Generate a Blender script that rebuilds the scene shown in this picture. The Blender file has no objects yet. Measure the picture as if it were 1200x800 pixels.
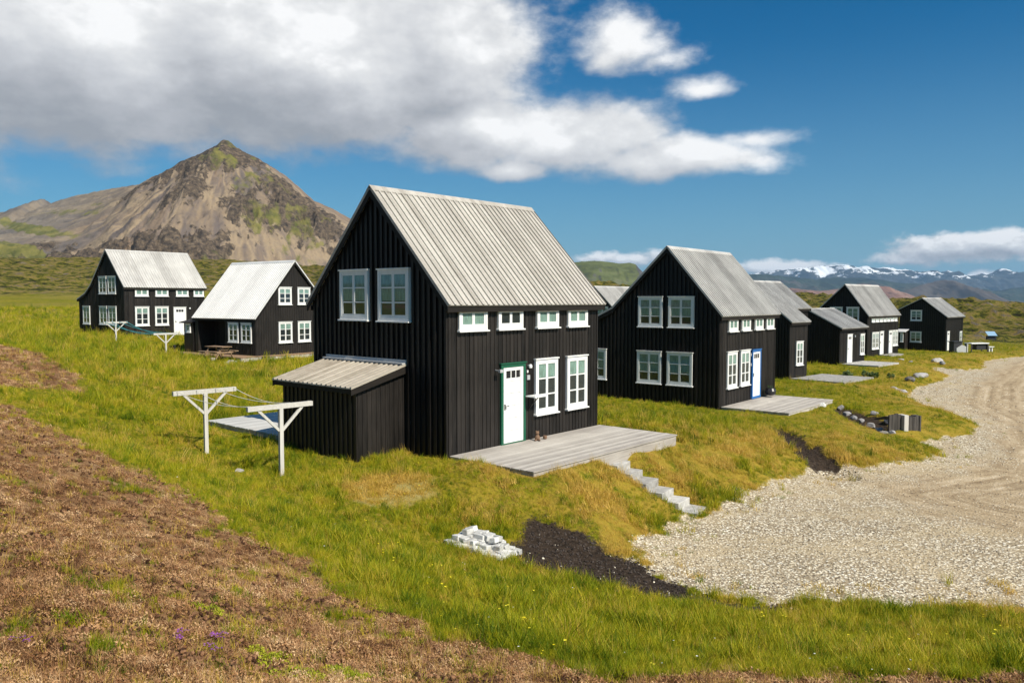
import bpy, math, random
import numpy as np
from mathutils import Matrix, Vector, Euler
R = math.radians
random.seed(7)
rng = np.random.default_rng(11)
sc = bpy.context.scene
COL = sc.collection
EYE = 5.0                       # eye height above the datum of the gravel road

# ------------------------------------------------------------------ camera
F = 910.0; PITCH = R(3.02)
cam_d = bpy.data.cameras.new('camera'); cam = bpy.data.objects.new('camera', cam_d); COL.objects.link(cam)
cam.location = (0, 0, EYE); cam.rotation_euler = (R(90) - PITCH, 0, 0)
cam_d.sensor_width = 36; cam_d.lens = 36 * F / 1200; cam_d.clip_start = 0.1; cam_d.clip_end = 120000
sc.camera = cam

def ray(u, v):
    a = (u - 600) / F; b = (400 - v) / F
    return (a, math.cos(PITCH) + b * math.sin(PITCH), -math.sin(PITCH) + b * math.cos(PITCH))
def Pz(u, v, z):                # the point seen at (u, v) whose height is z relative to the eye
    d = ray(u, v); t = z / d[2]
    return (d[0] * t, d[1] * t)
def Py(u, v, y):
    d = ray(u, v); t = y / d[1]
    return (d[0] * t, y, d[2] * t)

# ------------------------------------------------------------------ numeric noise
def _h(ix, iy, s):
    n = (ix.astype(np.int64) * 374761393 + iy.astype(np.int64) * 668265263 + s * 1442695041) & 0xffffffff
    n = ((n ^ (n >> 13)) * 1274126177) & 0xffffffff
    n = (n ^ (n >> 16)) & 0xffffffff
    return n.astype(np.float64) / 4294967295.0
def vnoise(x, y, s=0):
    x0 = np.floor(x); y0 = np.floor(y); fx = x - x0; fy = y - y0
    fx = fx * fx * fx * (fx * (fx * 6 - 15) + 10); fy = fy * fy * fy * (fy * (fy * 6 - 15) + 10)
    a = _h(x0, y0, s); b = _h(x0 + 1, y0, s); c = _h(x0, y0 + 1, s); d = _h(x0 + 1, y0 + 1, s)
    return (a + (b - a) * fx) * (1 - fy) + (c + (d - c) * fx) * fy
def fbm(x, y, o=4, s=0, g=0.5):
    r = 0; a = 1; t = 0
    for i in range(o):
        r = r + a * vnoise(x * 2.03 ** i + 17.3 * i, y * 2.03 ** i - 9.1 * i, s + i); t += a; a *= g
    return r / t
def ridged(x, y, o=4, s=0, g=0.5):
    r = 0; a = 1; t = 0
    for i in range(o):
        r = r + a * (1 - abs(2 * vnoise(x * 2.07 ** i + 5.3 * i, y * 2.07 ** i + 3.1 * i, s + i) - 1)); t += a; a *= g
    return r / t
def sstep(a, b, x):
    t = np.clip((x - a) / (b - a), 0, 1); return t * t * (3 - 2 * t)

# ------------------------------------------------------------------ terrain
CP = [  # pixel u, v and height relative to the eye
 (0,800,-2.1),(200,800,-2.3),(400,800,-2.6),(600,800,-2.85),(800,800,-3.0),(1000,800,-3.15),(1200,800,-3.2),
 (0,700,-2.2),(200,700,-2.5),(400,700,-3.1),(600,700,-3.95),(800,750,-4.2),(1000,750,-4.3),(1200,750,-4.35),
 (900,713,-5.02),(1200,716,-5.05),(820,702,-5.02),(1050,714,-5.03),
 (0,600,-2.2),(200,600,-2.75),(400,650,-3.6),(300,600,-3.4),(500,655,-4.4),(600,665,-4.8),(700,672,-5.0),
 (0,490,-2.2),(150,540,-2.9),(0,430,-2.1),(100,430,-2.6),(0,390,-2.0),(100,460,-2.85),(200,450,-3.35),(200,500,-3.6),
 (242,537,-4.12),(330,558,-4.15),(285,500,-4.02),(421,538,-4.0),(334,526,-4.12),(527,533,-3.97),(450,580,-4.2),
 (550,560,-4.0),(640,554,-3.93),(525,612,-4.55),(640,600,-4.6),(250,425,-3.85),(368,412,-3.8),(300,418,-3.78),(150,395,-2.87),(95,390,-2.82),(220,392,-2.9),
 (690,540,-4.0),(790,510,-4.12),(740,600,-4.95),(790,565,-4.75),(757,546,-4.3),(700,590,-4.6),(660,590,-4.4),(825,606,-5.05),(760,635,-5.05),
 (720,480,-4.25),(780,480,-4.42),(843,478,-4.48),(907,458,-4.5),(850,510,-4.55),(880,580,-5.08),(960,552,-5.1),(1100,540,-5.15),
 (1000,515,-4.85),(930,500,-4.62),(1062,512,-5.2),(1060,480,-5.0),(1148,503,-5.25),(1095,480,-5.2),(1000,460,-4.85),(925,444,-4.97),
 (970,464,-4.75),(1065,468,-5.25),(1000,440,-5.05),(1106,441,-5.4),(984,427,-4.95),(1016,418,-4.98),(1052,409,-5.1),(1080,412,-5.65),
 (1128,410,-5.7),(1150,425,-5.55),(1200,411,-5.7),(1200,500,-5.35),(1200,600,-5.1),(1000,600,-5.08),(1000,660,-5.05),(1200,660,-5.05),(1200,440,-5.55),(1160,401,-5.6),
 (1350,600,-5.1),(1350,450,-5.5),(1350,715,-5.05)]
ctl = []
for u, v, z in CP:
    x, y = Pz(u, v, z); ctl.append((x, y, z))
for th in range(-180, 180, 30):
    t = R(th)
    ctl.append((1.2 * math.sin(t), 1.2 * math.cos(t), -1.65 - 0.12 * math.cos(t)))
    if abs(th) > 60:
        ctl.append((6 * math.sin(t), 6 * math.cos(t), -1.5 - 0.9 * max(0, math.sin(t))))
        ctl.append((30 * math.sin(t), 30 * math.cos(t), -0.8 - 3.5 * max(0, math.sin(t))))
        ctl.append((120 * math.sin(t), 120 * math.cos(t), 1 - 6 * max(0, math.sin(t))))
        ctl.append((500 * math.sin(t), 500 * math.cos(t), 3 - 12 * max(0, math.sin(t))))
        ctl.append((1500 * math.sin(t), 1500 * math.cos(t), -15))
def mid(u, y, z): ctl.append(((u - 600) / F * y, y, z))
for a in [(0,110,-.2),(0,180,3.2),(-400,60,-1.5),(-400,150,3.5),(120,110,-.9),(250,110,-1.4),(400,110,-2),(550,110,-3.2),(700,110,-4.3),(850,105,-4.6),(1000,120,-5),
          (1100,140,-4.6),(1200,150,-4.4),(1400,150,-5),(450,60,-4.0),(600,60,-4.6),(720,60,-4.9)]: mid(*a)
crest = [(-500,302),(-200,300),(0,304),(60,310),(130,307),(220,306),(260,311),(400,318),(550,328),(700,339),(860,347),(960,350),(1100,354),(1200,359),(1400,362),(1700,362)]
for u, v in crest:
    yc = 330 if u < 450 else 250
    mid(u, yc, (352 - v) / F * yc); mid(u, 600, -8 if u > 450 else 8); mid(u, 1500, -25); mid(u, 30000, -45)
ctl = np.array(ctl)
def tp(x, y):
    r = np.hypot(x, y) + 1e-6; t = np.arctan2(x, y); return t, np.log(r + 0.4)
ct, cl = tp(ctl[:, 0], ctl[:, 1])
# repeat the rear controls past +-180 degrees so that the sheet closes
rep = []
for i in range(len(ct)):
    if ct[i] < -1.9: rep.append((ct[i] + 2 * math.pi, cl[i], ctl[i, 2]))
    if ct[i] > 1.9: rep.append((ct[i] - 2 * math.pi, cl[i], ctl[i, 2]))
rep = np.array(rep)
Ct = np.concatenate([ct, rep[:, 0]]); Cl = np.concatenate([cl, rep[:, 1]]); Cz = np.concatenate([ctl[:, 2], rep[:, 2]])
def phi(d2): return 0.5 * d2 * np.log(d2 + 1e-12)
n = len(Ct)
A = np.zeros((n + 3, n + 3)); A[:n, :n] = phi((Ct[:, None] - Ct) ** 2 + (Cl[:, None] - Cl) ** 2) + np.eye(n) * 0.0006
A[:n, n] = 1; A[:n, n + 1] = Ct; A[:n, n + 2] = Cl; A[n:, :n] = A[:n, n:].T
WW = np.linalg.solve(A, np.concatenate([Cz, np.zeros(3)]))
def base_h(x, y):
    x = np.atleast_1d(np.asarray(x, float)); y = np.atleast_1d(np.asarray(y, float))
    t, l = tp(x, y); out = np.empty(len(t))
    for i in range(0, len(t), 20000):
        a = t[i:i + 20000]; b = l[i:i + 20000]
        out[i:i + 20000] = phi((a[:, None] - Ct) ** 2 + (b[:, None] - Cl) ** 2) @ WW[:n] + WW[n] + WW[n + 1] * a + WW[n + 2] * b
    return out

# outlines of the ground covers, in metres, found on flat ground at their own height
def poly(pts, z): return np.array([Pz(u, v, z) for u, v in pts])
GRAVEL = poly([(742,642),(770,628),(800,612),(830,604),(880,577),(960,551),(1030,546),(1095,538),(1105,527),(1078,516),(1110,509),(1140,504),(1148,496),(1122,485),
               (1085,474),(1064,465),(1066,456),(1085,448),(1104,442),(1112,435),(1094,431),(1088,427),(1130,430),(1152,427),(1152,418),(1190,411.5),(1230,408),(1500,408),
               (1700,500),(1700,722),(1300,718),(1200,713),(1100,716),(1000,714),(900,711),(830,702),(780,684),(748,662)], -5.15)
TRACK = poly([(1122,470),(1135,446),(1165,427),(1198,414),(1290,412),(1500,440),(1700,520),(1700,660),(1400,665),(1200,640),(1080,612),(1000,575),(1060,562),(1140,548),(1165,520),(1150,488)], -5.3)
SOIL = poly([(604,630),(640,628),(700,642),(742,652),(790,676),(835,698),(900,706),(985,712),(985,716),(870,714),(800,706),(720,690),(650,676),(600,660)], -4.95)
DITCH = poly([(903,511),(925,515),(965,531),(1003,545),(1002,550),(965,546),(940,537),(915,524)], -4.9)
DITCH2 = poly([(975,484),(1000,487),(1030,494),(1048,500),(1040,508),(1015,501),(985,492)], -4.95)
BROWN = np.concatenate([poly([(0,488),(60,508),(130,543),(200,562),(280,608),(350,640),(430,682),(520,715),(600,745)], -2.9), poly([(700,775),(850,768),(1000,768),(1200,771),(1350,780)], -2.95),
                        np.array([(7, 1.5), (5, -12), (-60, -12), (-60, 24)]), poly([(-500,470),(-200,470)], -2.2)])
PATCH = poly([(-80,402),(0,403),(45,409),(85,424),(92,434),(50,442),(0,449),(-80,450)], -2.15)
SHED_Y = poly([(395,572),(440,560),(505,562),(512,578),(460,590),(405,588)], -4.15)
def sdist(pg, x, y):
    d = np.full(len(x), 1e18); ins = np.zeros(len(x), bool); m = len(pg)
    for i in range(m):
        ax, ay = pg[i]; bx, by = pg[(i + 1) % m]; ex, ey = bx - ax, by - ay
        t = np.clip(((x - ax) * ex + (y - ay) * ey) / (ex * ex + ey * ey + 1e-12), 0, 1)
        d = np.minimum(d, (x - ax - t * ex) ** 2 + (y - ay - t * ey) ** 2)
        c = (ay > y) != (by > y)
        if by != ay: ins ^= c & (x < (bx - ax) * (y - ay) / (by - ay) + ax)
    d = np.sqrt(d); return np.where(ins, d, -d)      # positive inside

# house footprints (x, y, angle, length, depth, base height) flatten the ground a little
FOOT = [(-1.58,19.15,48.8,6.4,5.6,-3.97),(8.66,32.29,50.5,6.4,6.9,-4.48),(17.46,48.71,44,4,6,-4.95),(25.17,59.54,45,5,5,-4.9),(31.48,68.73,46,8.2,4.2,-4.98),(48.84,87.37,46,6.8,4.9,-5.68)]
RECT = [(H1_, a, b, c, d, zt) for H1_, a, b, c, d, zt in (
  ((8.66,32.29,50.5), -.2, 6.3, -.2, 7, -4.5), ((8.66,32.29,50.5), .1, 5.6, -3.0, 0, -4.56), ((17.46,48.71,44), -.1, 4.7, -3.5, 6, -5.0), ((25.17,59.54,45), -.1, 5, -2.9, 5, -4.98),
  ((31.48,68.73,46), -.1, 8.3, -1.1, 5, -5.02), ((48.84,87.37,46), -1.4, 7, -.3, 5, -5.72), ((-29.79,59.82,51.5), -.1, 6.7, -.3, 8, -2.9), ((-1.58,19.15,48.8), -1.2, 3.9, 6.0, 9.9, -4.0), ((-1.58,19.15,48.8), .05, 6.75, -2.72, 0, -3.985), ((-22.33,54.71,-34), -2.2, 7.7, -2.1, 6.6, -3.76))]
STEP_A, STEP_B = (2.62, 19.95, -4.18), (4.40, 18.75, -5.08)
def ragb(x, y, b): return b + (fbm(x / 1.0, y / .9, 5, 71, .6) - .5) * (2.0 + 1.2 * sstep(-1, 2, x))
def ragg(x, y, g): return g + (fbm(x / .45, y / .45, 5, 75, .65) - .5) * 1.0
def rags(x, y, s): return s + (fbm(x / .5, y / .5, 5, 73, .6) - .5) * .8
def height(x, y, full=False):
    x = np.atleast_1d(np.asarray(x, float)); y = np.atleast_1d(np.asarray(y, float))
    z = base_h(x, y); r = np.hypot(x, y)
    g = np.full(len(x), -1e3); b = g.copy(); s = g.copy(); tr = g.copy(); dp = g.copy()
    m = (r < 420)
    g[m] = sdist(GRAVEL, x[m], y[m]); tr[m] = sdist(TRACK, x[m], y[m])
    m = (r < 110); b[m] = np.maximum(sdist(BROWN, x[m], y[m]), sdist(PATCH, x[m], y[m]))
    s[m] = np.maximum(np.maximum(sdist(SOIL, x[m], y[m]), sdist(DITCH, x[m], y[m])), sdist(DITCH2, x[m], y[m])); dp[m] = sdist(SHED_Y, x[m], y[m])
    # raised grassy lip along the gravel
    out = -g
    lip = 0.16 * sstep(0.0, 0.9, out) * (1 - sstep(3, 7, out)) * sstep(14.5, 17, r)
    z = z + lip
    dd = np.full(len(x), -1e3)
    m = (r < 60); dd[m] = np.maximum(sdist(DITCH, x[m], y[m]), sdist(DITCH2, x[m], y[m]))
    z -= 0.22 * sstep(-0.25, 0.3, dd)
    z -= 0.02 * sstep(-.2, .2, g)
    veg = sstep(-0.2, 0.3, out)
    br = sstep(-0.3, 0.3, b)
    z += veg * (0.10 * (fbm(x / 2.2, y / 2.2, 3, 3) - .5) + 0.35 * (fbm(x / 7, y / 7, 2, 9) - .5) * sstep(8, 25, r))
    z += br * (0.12 * (fbm(x / .5, y / .32, 3, 21) - .5) + .05 * (ridged(x / .25, y / .2, 2, 31) - .5))
    z += (1 - veg) * 0.04 * (fbm(x / 1.5, y / 1.5, 3, 5) - .5)
    z += veg * (1 - br) * 0.06 * (fbm(x / .4, y / .4, 2, 41) - .5)
    for (hx, hy, ha), x0, x1, y0, y1, zt in RECT:
        ca_, sa_ = math.cos(R(ha)), math.sin(R(ha)); lx = (x - hx) * ca_ + (y - hy) * sa_; ly = -(x - hx) * sa_ + (y - hy) * ca_
        dd_ = np.maximum(np.maximum(x0 - lx, lx - x1), np.maximum(y0 - ly, ly - y1)); k = 1 - sstep(0.0, .5 if zt == -3.985 else 2.2, dd_)
        z = np.where(z > zt, z + (zt - z) * k, z)
    dx, dy = STEP_B[0] - STEP_A[0], STEP_B[1] - STEP_A[1]; ll = math.hypot(dx, dy); s1 = ((x - STEP_A[0]) * dx + (y - STEP_A[1]) * dy) / ll; t1 = (-(x - STEP_A[0]) * dy + (y - STEP_A[1]) * dx) / ll
    k = (1 - sstep(.32, .75, abs(t1))) * sstep(-.7, -.2, s1) * (1 - sstep(ll + .1, ll + .6, s1)); zt = STEP_A[2] + (STEP_B[2] - STEP_A[2]) * np.clip(s1 / ll, 0, 1) - .17
    z = z + (zt - z) * k
    lava = sstep(100, 150, r) * (1 - sstep(900, 1500, r)) * sstep(-.35, -.1, np.arctan2(x, y) - np.where(y > 125, 0, .4)) 
    z += lava * (4.2 * (fbm(x / 34, y / 34, 5, 51, .55) - .5) + 3.0 * (ridged(x / 14, y / 14, 3, 57) - .55) + 1.9 * (ridged(x / 5, y / 5, 3, 58) - .55))
    left = sstep(150, 230, r) * (1 - sstep(900, 1500, r)) * (np.arctan2(x, y) < 0.1)
    z += left * (5.5 * (fbm(x / 60, y / 60, 5, 61, .55) - .5) + 2.4 * (ridged(x / 15, y / 15, 4, 67) - .5) + 1.2 * (ridged(x / 6, y / 6, 3, 69) - .5))
    if full: return z, g, tr, b, s, dp, lava + left * .8
    return z
def ground(x, y): return float(height([x], [y])[0]) + EYE

# ------------------------------------------------------------------ material helpers
def new_mat(name):
    m = bpy.data.materials.new(name); m.use_nodes = True; nt = m.node_tree
    for n_ in list(nt.nodes): nt.nodes.remove(n_)
    out = nt.nodes.new('ShaderNodeOutputMaterial'); b = nt.nodes.new('ShaderNodeBsdfPrincipled'); nt.links.new(b.outputs[0], out.inputs[0])
    return m, nt, b, out
class G:
    def __init__(s, nt): s.nt = nt
    def n(s, t, **k):
        nd = s.nt.nodes.new(t)
        for a, v in k.items(): setattr(nd, a, v)
        return nd
    def l(s, a, b): s.nt.links.new(a, b)
    def put(s, sock, v):
        if isinstance(v, bpy.types.NodeSocket): s.l(v, sock)
        else: sock.default_value = v
    def math(s, op, a, b=0.0, c=0.0, clamp=False):
        nd = s.n('ShaderNodeMath', operation=op, use_clamp=clamp)
        s.put(nd.inputs[0], a); s.put(nd.inputs[1], b); s.put(nd.inputs[2], c); return nd.outputs[0]
    def vec(s, op, a, b):
        nd = s.n('ShaderNodeVectorMath', operation=op); s.put(nd.inputs[0], a); s.put(nd.inputs[1], b); return nd.outputs[0]
    def step(s, x, a, b):
        nd = s.n('ShaderNodeMapRange', interpolation_type='SMOOTHSTEP'); s.put(nd.inputs[0], x); s.put(nd.inputs[1], a); s.put(nd.inputs[2], b); return nd.outputs[0]
    def mix(s, f, a, b, kind='MIX'):
        nd = s.n('ShaderNodeMix', data_type='RGBA', blend_type=kind); s.put(nd.inputs[0], f)
        for i, v in ((6, a), (7, b)): s.put(nd.inputs[i], v if isinstance(v, bpy.types.NodeSocket) or len(v) == 4 else (*v, 1))
        return nd.outputs[2]
    def noise(s, v, scale, detail=4, rough=.55, col=False, dist=0.0):
        nd = s.n('ShaderNodeTexNoise'); s.put(nd.inputs['Vector'], v); nd.inputs['Scale'].default_value = scale; nd.inputs['Detail'].default_value = detail
        nd.inputs['Roughness'].default_value = rough; nd.inputs['Distortion'].default_value = dist; return nd.outputs[1 if col else 0]
    def vor(s, v, scale, feature='F1', out=0, rnd=1.0):
        nd = s.n('ShaderNodeTexVoronoi', feature=feature); s.put(nd.inputs['Vector'], v); nd.inputs['Scale'].default_value = scale; nd.inputs['Randomness'].default_value = rnd; return nd.outputs[out]
    def ramp(s, f, stops):
        nd = s.n('ShaderNodeValToRGB'); s.put(nd.inputs[0], f); el = nd.color_ramp.elements
        while len(el) < len(stops): el.new(.5)
        for e, (p, c) in zip(el, stops): e.position = p; e.color = (*c, 1) if len(c) == 3 else c
        return nd.outputs[0]
    def obj(s): return s.n('ShaderNodeTexCoord').outputs['Object']
    def pos(s): return s.n('ShaderNodeNewGeometry').outputs['Position']
    def attr(s, name, o='Fac'): return s.n('ShaderNodeAttribute', attribute_name=name).outputs[o]
    def scale(s, v, x, y, z):
        return s.vec('MULTIPLY', v, (x, y, z))
    def rnd(s): return s.n('ShaderNodeObjectInfo').outputs['Random']
    def bump(s, h, b, strength=.5, dist=.02):
        nd = s.n('ShaderNodeBump'); nd.inputs['Strength'].default_value = strength; nd.inputs['Distance'].default_value = dist
        s.l(h, nd.inputs['Height']); s.l(nd.outputs[0], b.inputs['Normal'])

def wood(name, c1, c2, grain='Z', rough=.7, board=0.0, bump=.3, spec=.3, wear=None):
    """grain: the axis along which the fibres run; board: width of one board for board-to-board variation"""
    m, nt, b, o = new_mat(name); g = G(nt); v = g.obj()
    sc_ = {'Z': (9, 9, .5), 'X': (.5, 9, 9), 'Y': (9, .5, 9)}[grain]
    f = g.noise(g.scale(v, *sc_), 3.0, 6, .65)
    f2 = g.noise(v, .9, 4, .6)
    f = g.math('ADD', g.math('MULTIPLY', f, .65), g.math('MULTIPLY', f2, .35))
    if board:
        sep = g.n('ShaderNodeSeparateXYZ'); g.l(v, sep.inputs[0])
        ax = {'Z': 0, 'X': 1, 'Y': 0}[grain]
        w = g.n('ShaderNodeTexWhiteNoise', noise_dimensions='1D'); g.l(g.math('FLOOR', g.math('DIVIDE', sep.outputs[ax], board)), w.inputs['W'])
        f = g.math('ADD', f, g.math('MULTIPLY', g.math('SUBTRACT', w.outputs[0], .5), .26))
    c = g.ramp(f, [(.3, c1), (.7, c2)])
    if wear:
        k = g.step(g.noise(g.scale(v, *[q * .7 for q in sc_]), 2.3, 8, .75), .58, .74)
        c = g.mix(k, c, wear)
    g.l(c, b.inputs['Base Color']); b.inputs['Roughness'].default_value = rough; b.inputs['Specular IOR Level'].default_value = spec
    g.bump(g.noise(g.scale(v, *sc_), 8, 4, .6), b, bump, .004)
    return m
M = {}
M['tar'] = wood('tarred_boards', (.0060, .0052, .0048), (.032, .027, .024), 'Z', .5, .155, .4, .3, (.055, .047, .04))
M['tarx'] = wood('tarred_trim', (.008, .007, .006), (.026, .021, .018), 'X', .65, 0, .3, .22)
M['tary'] = wood('tarred_trim_cross', (.006, .0055, .005), (.018, .016, .014), 'Y', .65, 0, .3, .22)
M['roofwood'] = wood('weathered_roof_boards', (.30, .275, .245), (.50, .47, .43), 'Y', .75, .2, .4, .25, (.27, .235, .20))
M['deck'] = wood('weathered_deck_boards', (.30, .27, .245), (.56, .52, .47), 'X', .8, .14, .4, .2, (.15, .13, .12))
M['deckpale'] = wood('pale_deck_boards', (.40, .40, .39), (.60, .60, .59), 'X', .8, .14, .3, .2, (.28, .27, .27))
M['deckbrown'] = wood('brown_deck_boards', (.24, .15, .095), (.38, .25, .16), 'X', .8, .14, .3, .2)
M['post'] = wood('pale_grey_post', (.42, .40, .37), (.66, .64, .60), 'Z', .8, 0, .4, .2, (.25, .22, .2))
M['postx'] = wood('pale_grey_bar', (.42, .40, .37), (.66, .64, .60), 'X', .8, 0, .4, .2, (.25, .22, .2))
M['picnic'] = wood('brown_picnic_wood', (.22, .14, .09), (.36, .25, .16), 'X', .8, .12, .3, .2)
M['oldwood'] = wood('old_grey_timber', (.035, .032, .03), (.12, .108, .10), 'Z', .85, .05, .8, .2, (.05, .045, .04))
def paint(name, c, rough=.45, var=.06, scale=3, spec=.4):
    m, nt, b, o = new_mat(name); g = G(nt); v = g.obj()
    f = g.noise(g.scale(v, 2, 2, .6), scale, 6, .65)
    g.l(g.ramp(f, [(.3, tuple(x * (1 - var * 2) for x in c)), (.65, c)]), b.inputs['Base Color'])
    b.inputs['Roughness'].default_value = rough; b.inputs['Specular IOR Level'].default_value = spec
    g.bump(g.noise(v, 40, 3), b, .08, .002); return m
M['white'] = paint('white_gloss_paint', (.80, .80, .79), .4)
M['doorwhite'] = paint('white_door_paint', (.84, .84, .83), .35, .03)
M['green'] = paint('green_door_frame_paint', (.012, .105, .058), .4)
M['blue'] = paint('blue_door_frame_paint', (.02, .14, .42), .4)
M['metal'] = paint('galvanised_metal', (.42, .43, .44), .45)
M['blackmetal'] = paint('black_iron', (.02, .02, .02), .5)
M['curtain'] = paint('pale_teal_curtain', (.34, .44, .40), .9, .2, 8)
M['curtain2'] = paint('dark_blind', (.07, .12, .12), .9, .3, 8)
M['rope'] = paint('pale_clothes_rope', (.7, .68, .6), .9)
M['tealrope'] = paint('teal_clothes_rope', (.05, .28, .32), .8)
M['terracotta'] = paint('brown_ornament', (.22, .13, .08), .8, .2, 10)
M['glossblack'] = paint('glazed_black_pot', (.02, .02, .025), .2)
M['lightblue'] = paint('pale_blue_board', (.25, .40, .55), .5)
M['dark_box_room'] = paint('dark_box_and_unlit_room', (.03, .03, .035), .5)
M['foundation'] = paint('pale_concrete_plinth', (.42, .41, .39), .9, .2, 4)
def roofmetal(name, c1, c2):
    m, nt, b, o = new_mat(name); g = G(nt); v = g.obj()
    f = g.noise(g.scale(v, 6, .6, .6), 2.2, 8, .7); f2 = g.noise(v, .7, 3)
    sep = g.n('ShaderNodeSeparateXYZ'); g.l(v, sep.inputs[0])
    w = g.n('ShaderNodeTexWhiteNoise', noise_dimensions='1D'); g.l(g.math('FLOOR', g.math('DIVIDE', sep.outputs[0], .85)), w.inputs['W'])
    f = g.math('ADD', g.math('ADD', g.math('MULTIPLY', f, .6), g.math('MULTIPLY', f2, .4)), g.math('MULTIPLY', g.math('SUBTRACT', w.outputs[0], .5), .16))
    g.l(g.ramp(f, [(.3, c1), (.7, c2)]), b.inputs['Base Color']); b.inputs['Roughness'].default_value = .6; b.inputs['Metallic'].default_value = .15
    return m
M['roofmetal'] = roofmetal('weathered_corrugated_iron', (.34, .325, .31), (.62, .605, .58))
M['roofpale'] = roofmetal('pale_corrugated_iron', (.58, .575, .57), (.74, .735, .73))
def glass():
    m, nt, b, o = new_mat('window_glass'); g = G(nt)
    nt.nodes.remove(b); gl = g.n('ShaderNodeBsdfGlossy'); gl.inputs['Roughness'].default_value = .03; gl.inputs[0].default_value = (.75, .9, .92, 1)
    tr = g.n('ShaderNodeBsdfTransparent'); tr.inputs[0].default_value = (.82, .9, .88, 1)
    lw = g.n('ShaderNodeLayerWeight'); lw.inputs[0].default_value = .5; frs = g.math('ADD', g.math('MULTIPLY', g.math('POWER', lw.outputs['Facing'], 4.0), .9), .08)
    mx = g.n('ShaderNodeMixShader'); g.l(g.math('MULTIPLY', frs, 1.0, clamp=True), mx.inputs[0]); g.l(tr.outputs[0], mx.inputs[1]); g.l(gl.outputs[0], mx.inputs[2]); g.l(mx.outputs[0], o.inputs[0]); return m
M['glass'] = glass()
def stone(name, c1, c2, scale=6, rough=.9, rv=.35):
    m, nt, b, o = new_mat(name); g = G(nt); v = g.obj(); r_ = g.rnd()
    f = g.math('ADD', g.noise(v, scale, 8, .65), g.math('MULTIPLY', g.math('SUBTRACT', r_, .5), rv))
    g.l(g.ramp(f, [(.28, c1), (.7, c2)]), b.inputs['Base Color']); b.inputs['Roughness'].default_value = rough
    b.inputs['Specular IOR Level'].default_value = .2
    g.bump(g.noise(v, scale * 5, 6, .7), b, .6, .01); return m
M['block'] = stone('pale_concrete_block', (.36, .35, .33), (.66, .655, .64), 9)
M['step'] = stone('concrete_step', (.24, .23, .215), (.54, .525, .50), 5)
M['rock'] = stone('grey_lava_rock', (.09, .085, .085), (.30, .29, .29), 4)
M['palerock'] = stone('pale_rock', (.22, .21, .21), (.48, .46, .46), 4)
M['pebble'] = stone('pale_gravel_stone', (.12, .095, .07), (.84, .76, .61), 12, rv=1.0)
M['darkpebble'] = stone('dark_soil_clod', (.012, .009, .008), (.085, .068, .058), 12)

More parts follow.
